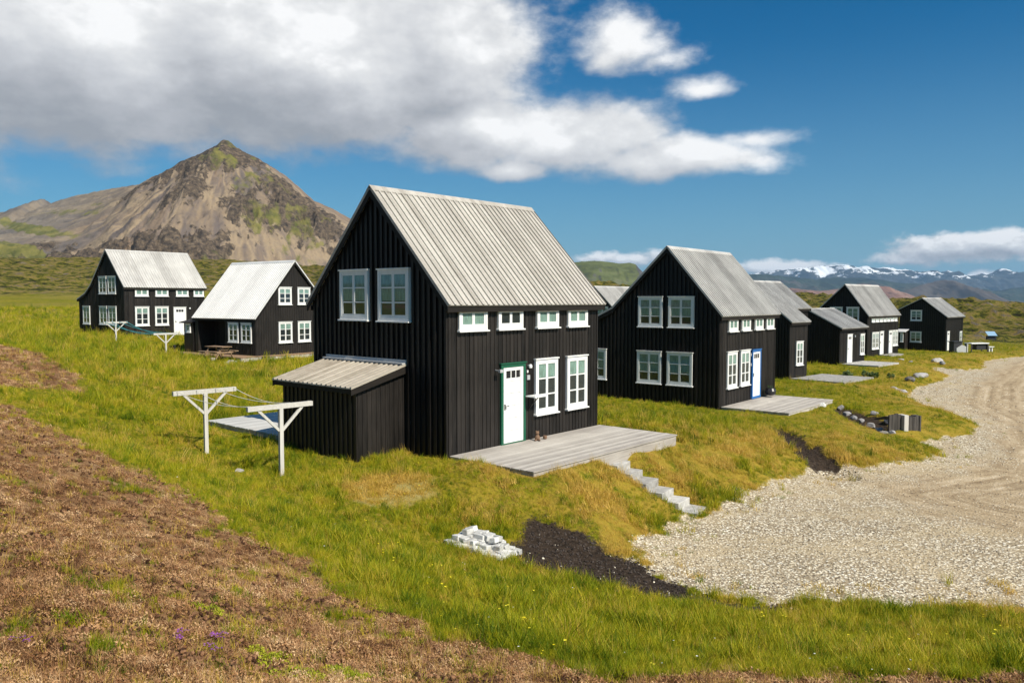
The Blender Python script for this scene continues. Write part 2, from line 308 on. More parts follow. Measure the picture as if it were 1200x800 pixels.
# ------------------------------------------------------------------ mesh builder
class MB:
    def __init__(s): s.v = []; s.f = []
    def add(s, vs, fs):
        o = len(s.v); s.v += [tuple(p) for p in vs]; s.f += [tuple(i + o for i in f) for f in fs]; return s
    def box(s, x0, x1, y0, y1, z0, z1):
        x0, x1 = min(x0, x1), max(x0, x1); y0, y1 = min(y0, y1), max(y0, y1); z0, z1 = min(z0, z1), max(z0, z1)
        return s.add([(x0, y0, z0), (x1, y0, z0), (x1, y1, z0), (x0, y1, z0), (x0, y0, z1), (x1, y0, z1), (x1, y1, z1), (x0, y1, z1)],
                     [(0, 3, 2, 1), (4, 5, 6, 7), (0, 1, 5, 4), (1, 2, 6, 5), (2, 3, 7, 6), (3, 0, 4, 7)])
    def beam(s, a, b, w, d, up=(0, 0, 1)):
        a = Vector(a); b = Vector(b); t = (b - a).normalized(); u = Vector(up)
        if abs(t.dot(u)) > .98: u = Vector((0, 1, 0))
        r = t.cross(u).normalized(); u = r.cross(t)
        q = [a + r * i * w / 2 + u * j * d / 2 for i, j in ((-1, -1), (1, -1), (1, 1), (-1, 1))] + [b + r * i * w / 2 + u * j * d / 2 for i, j in ((-1, -1), (1, -1), (1, 1), (-1, 1))]
        return s.add(q, [(0, 3, 2, 1), (4, 5, 6, 7), (0, 1, 5, 4), (1, 2, 6, 5), (2, 3, 7, 6), (3, 0, 4, 7)])
    def prism(s, poly_, x0, x1, axis='X'):
        """poly_: (y, z) points extruded along x, or (x, z) along y"""
        n_ = len(poly_)
        if axis == 'X': vs = [(x0, a, b) for a, b in poly_] + [(x1, a, b) for a, b in poly_]
        elif axis == 'Y': vs = [(a, x0, b) for a, b in poly_] + [(a, x1, b) for a, b in poly_]
        else: vs = [(a, b, x0) for a, b in poly_] + [(a, b, x1) for a, b in poly_]
        return s.add(vs, [tuple(range(n_))[::-1], tuple(range(n_, 2 * n_))] + [(i, (i + 1) % n_, (i + 1) % n_ + n_, i + n_) for i in range(n_)])
    def tube(s, pts, r, k=6):
        pts = [Vector(p) for p in pts]; vs = []; fs = []
        for i, p in enumerate(pts):
            t = (pts[min(i + 1, len(pts) - 1)] - pts[max(i - 1, 0)]).normalized(); u = Vector((0, 0, 1)) if abs(t.z) < .9 else Vector((1, 0, 0))
            a = t.cross(u).normalized(); b = a.cross(t); rr = r[i] if isinstance(r, (list, tuple)) else r
            vs += [p + (a * math.cos(2 * math.pi * j / k) + b * math.sin(2 * math.pi * j / k)) * rr for j in range(k)]
        for i in range(len(pts) - 1):
            fs += [(i * k + j, i * k + (j + 1) % k, (i + 1) * k + (j + 1) % k, (i + 1) * k + j) for j in range(k)]
        fs += [tuple(range(k))[::-1], tuple(range((len(pts) - 1) * k, len(pts) * k))]
        return s.add(vs, fs)
    def lathe(s, prof, c=(0, 0), k=16):
        vs = [(c[0] + r_ * math.cos(2 * math.pi * j / k), c[1] + r_ * math.sin(2 * math.pi * j / k), z) for r_, z in prof for j in range(k)]
        fs = [(i * k + j, i * k + (j + 1) % k, (i + 1) * k + (j + 1) % k, (i + 1) * k + j) for i in range(len(prof) - 1) for j in range(k)]
        return s.add(vs, fs + [tuple(range(k))[::-1], tuple(range((len(prof) - 1) * k, len(prof) * k))])
    def mesh(s, name, mat, fix=True):
        me = bpy.data.meshes.new(name); me.from_pydata(s.v, [], s.f); me.materials.append(mat)
        if fix:
            import bmesh
            bm = bmesh.new(); bm.from_mesh(me); bmesh.ops.recalc_face_normals(bm, faces=bm.faces); bm.to_mesh(me); bm.free()
        me.update(); return me
    def build(s, name, mat, parent=None, bevel=0):
        o = bpy.data.objects.new(name, s.mesh(name, mat)); COL.objects.link(o)
        if parent: o.parent = parent
        if bevel:
            bv = o.modifiers.new('bevel', 'BEVEL'); bv.width = bevel; bv.segments = 2; bv.limit_method = 'ANGLE'; bv.angle_limit = R(40)
        return o
def tag(o, label=None, cat=None, group=None, kind=None):
    if label: o['label'] = label
    if cat: o['category'] = cat
    if group: o['group'] = group
    if kind: o['kind'] = kind
    return o
def empty(name, x, y, z, rz=0, label=None, cat=None, group=None):
    o = bpy.data.objects.new(name, None); COL.objects.link(o); o.location = (x, y, z); o.rotation_euler = (0, 0, rz); o.empty_display_size = .3
    return tag(o, label, cat, group)
def copy_tree(o, parent=None):
    c = o.copy(); COL.objects.link(c)
    if parent: c.parent = parent
    for ch in list(o.children): copy_tree(ch, c)
    return c

# ------------------------------------------------------------------ windows and doors
WCACHE = {}
PROUD = .03
def window_meshes(w, h, cols, rows, small, cfrac=.36):
    k = (round(w, 2), round(h, 2), cols, rows, cfrac)
    if k in WCACHE: return WCACHE[k]
    f = .085 if not small else .08; a, b = -w / 2, w / 2
    fr = MB()   # outer casing with a slightly oversailing head
    fr.box(a, a + f, -.072, .03, 0, h); fr.box(b - f, b, -.072, .03, 0, h); fr.box(a + f, b - f, -.071, .03, h - f, h); fr.box(a + f, b - f, -.071, .03, 0, f)
    fr.box(a - .03, b + .03, -.10, .0, h, h + .035)
    sill = MB(); sill.prism([(-.125, -.045), (0, -.045), (0, .003), (-.125, -.012)], a - .035, b + .035)
    bars = MB(); s_ = .045; iw0, iw1, z0, z1 = a + f, b - f, f, h - f; m = .04
    cw = (iw1 - iw0) / cols
    for c in range(cols):       # one sash per column
        x0, x1 = iw0 + c * cw, iw0 + (c + 1) * cw
        x0 += .002; x1 -= .002
        bars.box(x0, x0 + s_, -.064, -.036, z0, z1); bars.box(x1 - s_, x1, -.064, -.036, z0, z1)
        bars.box(x0 + s_, x1 - s_, -.063, -.037, z1 - s_, z1); bars.box(x0 + s_, x1 - s_, -.063, -.037, z0, z0 + s_ + .02)
        for r_ in range(1, rows):
            zz = z0 + (z1 - z0) * r_ / rows; bars.box(x0 + s_, x1 - s_, -.062, -.038, zz - .018, zz + .018)
    pane = MB(); pane.add([(iw0 + .01, -.051, z0 + .01), (iw1 - .01, -.051, z0 + .01), (iw1 - .01, -.051, z1 - .01), (iw0 + .01, -.051, z1 - .01)], [(0, 1, 2, 3)])
    cz = z0 + (z1 - z0) * (cfrac if rows == 3 else 0.0)
    cu = MB(); nx = 28; vs = []; fs = []
    for i in range(nx + 1):
        x = iw0 + .01 + (iw1 - iw0 - .02) * i / nx; y = -.041 + .003 * math.sin(i * 1.9)
        vs += [(x, y, cz + .012), (x, y, z1 - .012)]
    fs = [(2 * i, 2 * i + 2, 2 * i + 3, 2 * i + 1) for i in range(nx)]
    cu.add(vs, fs)
    back = MB(); back.box(iw0 + .002, iw1 - .002, -.034, -.030, z0, z1)  # dark plate stands in for the unlit room behind the glass
    WCACHE[k] = [('casing', fr.mesh('casing', M['white'])), ('sill', sill.mesh('sill', M['white'])), ('sash', bars.mesh('sash', M['white'])), ('pane', pane.mesh('pane', M['glass'])),
                 ('curtain', cu.mesh('curtain', M['curtain'])), ('dark_room_plate', back.mesh('dark_room_plate', M['dark_box_room']))]
    return WCACHE[k]
def place(o, root, wall, s, z, L=0, off=0):
    o.parent = root
    if wall == 'L': o.matrix_local = Matrix.Translation((s, off, z))
    elif wall == 'G': o.matrix_local = Matrix.Translation((off, s, z)) @ Matrix.Rotation(-math.pi / 2, 4, 'Z')
    elif wall == 'R': o.matrix_local = Matrix.Translation((L + off, s, z)) @ Matrix.Rotation(math.pi / 2, 4, 'Z')
def window(root, wall, s, z, w, h, cols=2, rows=3, L=0, off=0, curtain=True):
    parts = window_meshes(w, h, cols, rows, rows == 1, .36 if wall == 'G' else .68)
    off = off - (.035 if wall == 'G' else 0)
    top = bpy.data.objects.new('window', parts[0][1]); COL.objects.link(top); place(top, root, wall, s, z, L, off)
    for nm, me in parts[1:]:
        if nm == 'curtain' and not curtain: continue
        o = bpy.data.objects.new(nm, me); COL.objects.link(o); o.parent = top
    return top
def door(root, wall, s, z, w, h, framecol='green', L=0, off=0, panes=True, handle=True, label=None):
    f = .09; a, b = -w / 2, w / 2
    fr = MB(); fr.box(a, a + f, -.075, 0, 0, h); fr.box(b - f, b, -.075, 0, 0, h); fr.box(a + f, b - f, -.074, 0, h - f, h); fr.box(a + f, b - f, -.08, 0, 0, .1)
    fr.box(a - .03, b + .03, -.10, 0, h, h + .03)
    t = fr.build('door_frame', M[framecol]); place(t, root, wall, s, z, L, off)
    lf = MB(); x0, x1, z0, z1 = a + f + .004, b - f - .004, .104, h - f - .004
    lf.box(x0, x1, -.045, -.032, z0, z1)
    st = .11
    lf.box(x0, x0 + st, -.062, -.045, z0, z1); lf.box(x1 - st, x1, -.062, -.045, z0, z1)
    npan = 5; hh = (z1 - z0 - .36)
    for i in range(npan):
        zz = z0 + hh * i / npan; lf.box(x0 + st, x1 - st, -.061, -.045, zz, zz + .045)
        lf.prism([(-.045, zz + .075), (-.056, zz + .10), (-.056, zz + hh / npan - .055), (-.045, zz + hh / npan - .03)], x0 + st + .03, x1 - st - .03)
    lf.box(x0 + st, x1 - st, -.061, -.045, z1 - .37, z1 - .29); lf.box(x0 + st, x1 - st, -.061, -.045, z1 - .09, z1)
    pw = (x1 - x0 - 2 * st) / 3
    for i in (1, 2): lf.box(x0 + st + pw * i - .015, x0 + st + pw * i + .015, -.060, -.045, z1 - .29, z1 - .09)
    lo = lf.build('door', M['doorwhite']); place(lo, root, wall, s, z, L, off)
    if label: lo['label'] = label
    if panes:
        for i in range(3):
            p = MB(); p.box(x0 + st + pw * i + .016, x0 + st + pw * (i + 1) - .016, -.052, -.046, z1 - .289, z1 - .091); p.build('pane', M['glossblack'], lo)
    if handle:
        p = MB(); p.box(x0 + .03, x0 + .08, -.07, -.062, 1.0, 1.16); p.tube([(x0 + .055, -.07, 1.1), (x0 + .055, -.115, 1.1), (x0 + .16, -.115, 1.1)], .011, 8); p.build('handle', M['blackmetal'], lo)
    return lo

# ------------------------------------------------------------------ roofs and walls
def sheet(mb, x0, x1, lo, hi, kind, pitch, amp, th=.04, lift=.05):
    yl, zl = lo; yh, zh = hi; ln = math.hypot(yh - yl, zh - zl); ny, nz = -(zh - zl) / ln, (yh - yl) / ln
    if nz < 0: ny, nz = -ny, -nz
    prof = []
    if kind == 'board':
        x = x0
        while x < x1 - 1e-6:
            e = min(x + pitch, x1); b = .055
            prof += [(x, amp), (min(x + b, e), amp)]
            if x + b < e - .002: prof += [(x + b + .001, 0), (e - .001, 0)]
            x += pitch
        prof.append((x1, amp))
    else:
        k = max(2, int(round((x1 - x0) / pitch * 4)))
        prof = [(x0 + (x1 - x0) * i / k, amp * (.5 + .5 * math.cos((x0 + (x1 - x0) * i / k) / pitch * 2 * math.pi))) for i in range(k + 1)]
    vs = []
    for x, a in prof:
        a += lift
        vs += [(x, yl + ny * a, zl + nz * a), (x, yh + ny * a, zh + nz * a), (x, yl + ny * (lift - th), zl + nz * (lift - th)), (x, yh + ny * (lift - th), zh + nz * (lift - th))]
    fs = []
    m = len(prof)
    for i in range(m - 1):
        p, q = 4 * i, 4 * i + 4
        fs += [(p, q, q + 1, p + 1), (p + 2, p + 3, q + 3, q + 2), (p, p + 2, q + 2, q), (p + 1, q + 1, q + 3, p + 3)]
    fs += [(0, 1, 3, 2), (4 * m - 4, 4 * m - 2, 4 * m - 1, 4 * m - 3)]
    mb.add(vs, fs)
def prof_z(prof, y):
    for (a, za), (b, zb) in zip(prof, prof[1:]):
        if a <= y <= b: return za + (zb - za) * (y - a) / (b - a)
    return prof[0][1] if y < prof[0][0] else prof[-1][1]
def body(root, x0, x1, prof, gpitch, lpitch, back=False, batten=.06, name='wall', base=-.7, lside=True):
    """timber-clad box under the given gable profile, with cover battens"""
    w = MB(); y0, y1 = prof[0][0], prof[-1][0]
    w.prism([(y0, base)] + [(y, z) for y, z in prof] + [(y1, base)], x0, x1)
    rr = random.Random(len(prof) + int(x1 * 10)); bw = gpitch * .38
    k = int((y1 - y0) / gpitch); step = (y1 - y0) / k
    for i in range(k + 1):
        yc = y0 + step * i + (bw / 2 if i == 0 else (-bw / 2 if i == k else 0)); ww = bw * rr.uniform(.85, 1.15)
        a, b = yc - ww / 2, yc + ww / 2; za, zb = prof_z(prof, a), prof_z(prof, b); zm = min(za, zb) - .02
        d = batten * rr.uniform(.8, 1.15)
        w.box(x0 - d, x0, a, b, base, zm)
        w.box(x1, x1 + d * .6, a, b, base, zm)
    k = int((x1 - x0) / lpitch); step = (x1 - x0) / k
    for i in range(k + 1):
        xc = x0 + step * i + (.03 if i == 0 else (-.03 if i == k else 0)); ww = lpitch * .32
        w.box(xc - ww / 2, xc + ww / 2, y0 - .016 * rr.uniform(.6, 1.2), y0, base, prof[0][1] - .01)
        w.box(xc - ww / 2, xc + ww / 2, y1, y1 + .015, base, prof[-1][1] - .01)
    return w.build(name, M['tar'], root)
def roof(root, x0, x1, prof, kind, mat, pitch=.2, amp=.028, ov=.2, eave=.25, apex=None, trim=True, cap=True):
    """prof: gable profile points; every slope segment gets its own sheet"""
    ap = max(range(len(prof)), key=lambda i: prof[i][1]); out = []
    for i in range(len(prof) - 1):
        a, b = prof[i], prof[i + 1]; lo, hi = (a, b) if a[1] < b[1] else (b, a)
        ln = math.hypot(hi[0] - lo[0], hi[1] - lo[1]); d = ((lo[0] - hi[0]) / ln, (lo[1] - hi[1]) / ln)
        end = (i == 0 or i == len(prof) - 2)
        L_ = (lo[0] + d[0] * eave, lo[1] + d[1] * eave) if end else lo
        s_ = MB(); sheet(s_, x0 - ov, x1 + ov, L_, hi, kind, pitch, amp); out.append(s_.build('roof', M[mat], root))
        if trim:
            for xx in (x0 - ov + .004, x1 + ov - .034):
                t = MB()
                q = [(L_[0], L_[1] + .006), (hi[0], hi[1] + .006), (hi[0], hi[1] - .19), (L_[0], L_[1] - .15)]
                t.prism(q, xx, xx + .03); t.build('bargeboard', M['tary'], root)
            if end:
                sg = 1 if L_[0] > lo[0] else -1
                t = MB(); y_a, y_b = sorted((L_[0] - sg * .012, L_[0] - sg * .045)); t.box(x0 - ov + .035, x1 + ov - .035, y_a, y_b, L_[1] - .135, L_[1] + .005)
                y_a, y_b = sorted((L_[0] - sg * .046, lo[0] + sg * .002)); t.box(x0 + .001, x1 - .001, y_a, y_b, L_[1] - .125, L_[1] - .10)
                t.build('fascia', M['tarx'], root)
    if cap:
        y, z = prof[ap]; c = MB(); dz = .10
        c.prism([(y - .13, z + .095 - .11), (y, z + .115), (y + .13, z + .095 - .11), (y + .13, z + .095 - .135), (y, z + .085), (y - .13, z + .095 - .135)], x0 - ov - .01, x1 + ov + .01)
        c.build('ridge_cap', M[mat], out[0] if False else root)
    return out

def std_windows(root, gy=(1.9, 3.45), lower=True):
    for y in gy: window(root, 'G', y, 3.34, 1.2, 1.3)
    if lower:
        for y in gy: window(root, 'G', y, .82, 1.2, 1.35)

# ---- the nearest house
def mk(name, x, y, z, ang, label): return empty(name, x, y, z + EYE, R(ang), label, 'house')
H1 = mk('black_house', -1.58, 19.15, -3.86, 48.8, 'large nearest black timber house with green door frame and weathered grey plank roof')
P1 = [(0, 3.88), (2.8, 6.82), (5.6, 3.88)]
body(H1, 0, 6.4, P1, .2, .155)
roof(H1, 0, 6.4, P1, 'board', 'roofwood', .2, .035, .17, .24)
for s0, s1 in ((.33, 1.36), (1.79, 2.79), (3.40, 4.38), (4.83, 5.80)): window(H1, 'L', (s0 + s1) / 2, 3.11, s1 - s0, .55, 2, 1, curtain=(s0 != 1.79))
for s0, s1 in ((3.34, 4.34), (4.79, 5.79)): window(H1, 'L', (s0 + s1) / 2, .67, s1 - s0, 1.53)
for y, z in ((3.63, 3.34), (1.96, 3.33)): window(H1, 'G', y, z, 1.24, 1.34)
door(H1, 'L', 2.39, -.07, 1.0, 2.23, 'green')
b = MB(); b.lathe([(.05, 2.0), (.055, 2.06), (.03, 2.1)], (3.07, -.09), 10); b.box(3.05, 3.09, -.06, 0, 2.05, 2.08); b.build('wall_lamp', M['white'], H1)
b = MB(); b.box(2.99, 3.11, -.045, -.0, 1.67, 1.8); b.build('number_plate', M['metal'], H1)
b = MB(); b.box(2.98, 3.03, -.05, 0, 1.70 + .17, 1.80 + .14); b.build('switch_box', M['white'], H1)
b = MB(); b.beam((1.72, 0, 2.03), (1.72, -.18, 2.0), .025, .025); b.box(1.66, 1.78, -.24, -.17, 1.97, 2.05); b.build('wall_hook', M['metal'], H1)
b = MB(); b.box(2.85, 3.33, -.42, -.10, 1.22, 1.25); b.box(2.85, 3.33, -.43, -.42, 1.21, 1.29); b.build('wall_shelf', M['white'], H1)
b = MB(); b.beam((3.05, -.03, .85), (3.05, -.38, 1.2), .025, .02); b.build('shelf_bracket', M['blackmetal'], H1)

SH = empty('lean_to_shed', H1.location.x, H1.location.y, H1.location.z, R(48.8), 'low black lean-to shed with sloping plank roof against the gable of the largest house', 'shed')
b = MB(); x0, x1, y0, y1 = -1.55, -.035, 1.62, 4.85
b.prism([(x0, -.7), (x1, -.7), (x1, 2.12), (x0, 1.72)], y0, y1, 'Y')
k = 17
for i in range(k):
    y = y0 + .04 + (y1 - y0 - .08) * i / (k - 1); b.box(x0 - .03, x0, y - .038, y + .038, -.7, 1.70)
for i in range(11):
    x = x0 + .03 + (x1 - x0 - .06) * i / 10; b.box(x - .025, x + .025, y0 - .014, y0, -.7, 1.70 + .26 * i / 10 )
b.build('wall', M['tar'], SH)
b = MB(); ln = math.hypot(1.8, .47)
def shed_roof():
    mb = MB(); y = y0 - .14; e = y1 + .14; pr = []
    while y < e: pr += [(y, .03), (min(y + .06, e), .03), (min(y + .061, e), 0), (min(y + .199, e), 0)]; y += .2
    xa, za, xb, zb = -1.83, 1.73, -.005, 2.215; vs = []
    for yy, a in pr: vs += [(xa, yy, za + a), (xb, yy, zb + a), (xa, yy, za - .03), (xb, yy, zb - .03)]
    fs = []
    for i in range(len(pr) - 1):
        p, q = 4 * i, 4 * i + 4; fs += [(p, q, q + 1, p + 1), (p + 2, p + 3, q + 3, q + 2), (p, p + 2, q + 2, q), (p + 1, q + 1, q + 3, p + 3)]
    fs += [(0, 1, 3, 2), (4 * len(pr) - 4, 4 * len(pr) - 2, 4 * len(pr) - 1, 4 * len(pr) - 3)]
    mb.add(vs, fs); return mb
M['roofshed'] = wood('weathered_shed_boards', (.27, .235, .19), (.50, .455, .39), 'X', .75, .2, .4, .25, (.2, .17, .14))
shed_roof().build('roof', M['roofshed'], SH)
for yy in (y0 - .125, y1 + .095):
    b = MB(); b.prism([(-1.82, 1.69), (-.04, 2.16), (-.04, 1.98), (-1.82, 1.55)], yy, yy + .03, 'Y'); b.build('bargeboard', M['tarx'], SH)
b = MB(); b.box(-1.815, -1.785, y0 - .09, y1 + .09, 1.58, 1.69); b.build('fascia', M['tary'], SH)
b = MB(); b.box(-.075, -.034, y0 - .12, y1 + .12, 2.20, 2.32); b.box(-.2, -.034, y0 - .12, y1 + .12, 2.205, 2.245); b.build('flashing', M['metal'], SH)

# ---- second house in the row
H2 = mk('black_house', 8.66, 32.29, -4.43, 50.5, 'black timber house with blue door frame and a black pot beside its door')
P2 = [(0, 3.90), (2.42, 6.68), (5.15, 4.05), (6.9, 3.25)]
body(H2, 0, 6.15, P2, .2, .155)
roof(H2, 0, 6.15, P2, 'board', 'roofmetal', .20, .045, .17, .22)
for s in (1.22, 2.58, 4.03, 5.35): window(H2, 'L', s, 3.12, .92, .56, 2, 1)
for s in (1.15, 2.52): window(H2, 'L', s, .70, 1.0, 1.53)
for y in (3.25, 1.76): window(H2, 'G', y, 3.28, 1.2, 1.3); window(H2, 'G', y + .04, .78, 1.2, 1.4)
window(H2, 'G', 6.02, .80, 1.0, 1.38)
door(H2, 'L', 3.78, .0, 1.0, 2.2, 'blue')
for z in (1.5, 1.95):
    b = MB(); b.box(3.13, 3.2, -.06, 0, z, z + .12); b.build('wall_lamp', M['metal'], H2)
P = MB(); P.lathe([(.10, 0), (.18, .05), (.2, .16), (.15, .26), (.16, .28)], (0, 0), 16)
pt = P.build('flower_pot', M['glossblack']); c_, s_ = math.cos(R(50.5)), math.sin(R(50.5))
def inframe(H, lx, ly):
    a = H.rotation_euler.z; return H.location.x + lx * math.cos(a) - ly * math.sin(a), H.location.y + lx * math.sin(a) + ly * math.cos(a)
x, y = inframe(H2, 4.75, -.35); pt.location = (x, y, H2.location.z + .06); tag(pt, 'round glazed black pot on the deck beside the blue-framed door', 'flower pot')
pt.scale = (1.25, 1.25, 1.25)
sl = MB()
for k in range(16):
    a = k * 2.4; rr = .03 + .09 * (k % 4) / 3; h_ = .05 + .05 * ((k * 7) % 5) / 5
    sl.tube([(rr * math.cos(a), rr * math.sin(a), .25), (1.5 * rr * math.cos(a), 1.5 * rr * math.sin(a), .28 + h_)], [.012, .004], 4)
M['leaf'] = paint('dark_green_leaf', (.05, .09, .03), .6, .2, 10)
pl = sl.build('pot_plant', M['leaf'], pt)

# ---- third: stepped roof
H3 = mk('black_house', 17.46, 48.71, -4.9, 44, 'black house with stepped grey roof and single tall window, between two pale stone terraces')
P3 = [(0, 3.62), (3.15, 6.12), (6.3, 3.62)]; P3b = [(1.05, 4.46), (3.15, 6.12), (6.3, 3.62)]
body(H3, 0, 2.3, P3, .2, .155); body(H3, 2.305, 4.6, P3b, .2, .155, name='rear_wall')
roof(H3, 0, 2.3, P3, 'board', 'roofmetal', .20, .045, .17, .22); roof(H3, 2.72, 4.6, P3b, 'board', 'roofmetal', .20, .045, .17, .22)
window(H3, 'L', 1.25, .78, .95, 1.5)
# ---- low cabin in front of the fourth house
H4W = mk('black_cabin', 25.17, 59.54, -4.85, 45, 'low black cabin with white door, tall white window and shallow grey roof')
P4w = [(0, 2.78), (2.6, 4.12), (5.2, 2.78)]
body(H4W, 0, 4.9, P4w, .2, .155); roof(H4W, 0, 4.9, P4w, 'board', 'roofmetal', .20, .045, .22, .26)
door(H4W, 'L', 1.8, .0, .95, 2.2, 'white'); window(H4W, 'L', 4.35, .5, .85, 1.65)
b = MB(); b.box(2.75, 2.85, -.1, 0, 1.95, 2.1); b.build('wall_lamp', M['metal'], H4W)
# ---- fourth
H4 = mk('black_house', 31.48, 68.73, -4.93, 46, 'black house with a row of seven small upper windows and two white doors')
P4 = [(0, 3.66), (2.0, 6.3), (4.3, 4.1)]
body(H4, 0, 8.1, P4, .2, .155); roof(H4, 0, 8.1, P4, 'board', 'roofmetal', .20, .04, .17, .22)
for i in range(7): window(H4, 'L', 1.25 + i * .98, 3.0, .78, .55, 2, 1)
for s in (1.45, 2.35): window(H4, 'L', s, .55, .8, 1.5)
door(H4, 'L', 3.5, 0, .95, 2.1, 'white'); door(H4, 'L', 5.85, 0, .95, 2.1, 'white')
for s in (6.75, 7.5): window(H4, 'L', s, .65, .66, 1.45)
for y in (2.75, 1.28): window(H4, 'G', y, 3.05, 1.1, 1.28)
# ---- fifth, farthest
H5 = mk('black_house', 48.84, 87.37, -5.65, 46, 'farthest black house at the right end of the row, with small side porch')
P5 = [(0, 3.85), (2.5, 5.85), (4.9, 4.6)]
body(H5, 0, 6.9, P5, .22, .155); roof(H5, 0, 6.9, P5, 'board', 'roofmetal', .20, .04, .17, .22)
door(H5, 'L', .85, 0, .9, 2.15, 'white'); window(H5, 'L', 5.9, .6, .95, 1.4)
window(H5, 'G', 3.1, 3.32, 1.2, 1.2); window(H5, 'G', 3.1, .86, 1.2, 1.2)
b = MB(); b.prism([(3.9, -.6), (5.0, -.6), (5.0, 2.0), (3.9, 2.0)], -1.3, -.04); b.build('porch_wall', M['tar'], H5)
b = MB(); b.prism([(-1.5, 2.0), (-.01, 2.3), (-.01, 2.36), (-1.5, 2.06)], 3.8, 5.1, 'Y'); b.build('porch_roof', M['roofpale'], H5)
window(H5, 'G', 4.2, .9, .3, 1.0, 1, 2, off=-1.3)
# ---- far left house with flared rear roof
HA = mk('black_house', -29.79, 59.82, -2.8, 51.5, 'far left black house with flared roof and white door, below the conical mountain')
PA = [(0, 3.93), (2.78, 6.72), (5.5, 4.05), (6.6, 3.35), (7.95, 2.92)]
body(HA, 0, 6.55, PA, .2, .155); roof(HA, 0, 6.55, PA, 'board', 'roofmetal', .20, .045, .15, .22)
for s in (1.3, 2.92, 4.62, 6.05): window(HA, 'L', s, 3.14, 1.05 if s < 6 else .9, .57, 2, 1)
for s in (1.3, 2.88): window(HA, 'L', s, .83, 1.1, 1.47)
for y in (3.5, 1.93): window(HA, 'G', y, 3.33, 1.3, 1.36); window(HA, 'G', y + .02, .9, 1.3, 1.43)
window(HA, 'G', 6.55, .88, 1.25, 1.45)
door(HA, 'L', 4.38, 0, 1.05, 2.25, 'white')
b = MB(); b.box(.05, 3.7, -.08, -.02, -.35, -.02); b.build('plinth', M['foundation'], HA)
b = MB(); b.box(5.2, 5.3, -.08, 0, 2.1, 2.22); b.box(5.15, 5.6, -.06, 0, 1.0, 1.25); b.build('wall_lamp', M['white'], HA)
# ---- house left of the big one, with a long pale roof
aB = 56 - 90
cx, cy = -16.86, 51.02; L = 6.6
HB = mk('black_house', cx - L * math.cos(R(aB)), cy - L * math.sin(R(aB)), -3.62, aB, 'black house with long pale roof, recessed porch and picnic table in front')
PB = [(0, 2.5), (3.25, 6.28), (5.95, 3.4)]
# body with a porch recess at its front: x 0.6 .. 3.35, 1.2 m deep
w = MB(); w.prism([(1.3, -.7), (1.3, 4.0), (3.25, 6.28), (5.95, 3.4), (5.95, -.7)], 0, L)
w.prism([(0, -.7), (0, 2.5), (1.299, 4.0), (1.299, -.7)], 3.4, L)
w.prism([(0, 2.28), (0, 2.5), (1.298, 4.0), (1.298, 2.28)], 0, 3.399)
w.prism([(0, -.7), (0, 2.279), (1.298, 2.279), (1.298, -.7)], 0, .35)
for i in range(30):
    y = .05 + i * .2
    if y < 5.9: w.box(L, L + .018, y, y + .06, -.7, prof_z(PB, y + (.06 if y > 3.2 else 0)) - .03)
for i in range(17):
    x = 3.45 + i * .19
    if x < L - .06: w.box(x, x + .05, -.016, 0, -.7, 2.48)
w.build('wall', M['tar'], HB)
roof(HB, 0, L, PB, 'board', 'roofpale', .20, .04, .15, .18)
for y in (2.42, 4.07): window(HB, 'R', y, 3.34, 1.12, 1.17, L=L); window(HB, 'R', y, .75, 1.14, 1.4, L=L)
for s in (L - 2.28, L - .92): window(HB, 'L', s, .82, 1.05, 1.3)
w = MB(); w.prism([(-.05, -.7), (-.05, 2.0), (1.6, 2.4), (1.6, -.7)], -1.25, -.17); w.build('side_room_wall', M['tar'], HB)
w = MB(); w.prism([(-.3, 2.02), (1.8, 2.46), (1.8, 2.52), (-.3, 2.08)], -1.5, -.16); w.build('side_room_roof', M['tarx'], HB)
window(HB, 'L', -.72, 1.38, .55, .62, 1, 2, off=-.05)
# ---- house seen between the first two
HC = mk('black_house', 9.57, 68.2, -5.2, 50, 'partly hidden black house with grey roof seen between the two nearest houses')
PC = [(0, 3.8), (2.75, 6.4), (5.5, 3.8)]
body(HC, 0, 6.4, PC, .2, .155); roof(HC, 0, 6.4, PC, 'board', 'roofmetal', .20, .045, .17, .22)
for y in (1.9, 3.45): window(HC, 'G', y, 3.34, 1.2, 1.3); window(HC, 'G', y, .82, 1.2, 1.35)

# ------------------------------------------------------------------ decks, steps
def deck(name, H, x0, x1, y0, y1, z, mat, label, cat='deck', board=.14, along='X', drop=.22):
    root = empty(name, H.location.x, H.location.y, H.location.z, H.rotation_euler.z, label, cat)
    b = MB(); rr = random.Random(int(x1 * 10))
    y = y0
    while y < y1 - .02:
        e = min(y + board - .008, y1); o1, o2, dz = rr.uniform(-.015, .015), rr.uniform(-.015, .015), rr.uniform(-.002, .003)
        b.box(x0 + o1, x1 + o2, y, e, z - .03 + dz, z + dz); y += board
    b.build('boards', M[mat], root)
    f = MB(); f.box(x0 + .03, x1 - .03, y0 + .025, y0 + .07, z - drop, z - .032); f.box(x0 + .03, x1 - .03, y1 - .07, y1 - .025, z - drop, z - .032)
    f.box(x0 + .03, x0 + .07, y0 + .071, y1 - .071, z - drop, z - .033); f.box(x1 - .07, x1 - .03, y0 + .071, y1 - .071, z - drop, z - .033)
    yy = y0 + .6
    while yy < y1 - .4: f.box(x0 + .08, x1 - .08, yy, yy + .05, z - drop, z - .034); yy += .6
    f.build('frame', M['deck'], root)
    return root
deck('wooden_deck', H1, .0, 6.5, -2.75, -.03, .0, 'deck', 'weathered grey plank deck in front of the green-framed door', drop=.45)
deck('wooden_deck', H1, -1.2, 3.9, 5.68, 9.9, .02, 'deckpale', 'bleached plank deck behind the lean-to shed', drop=.4)
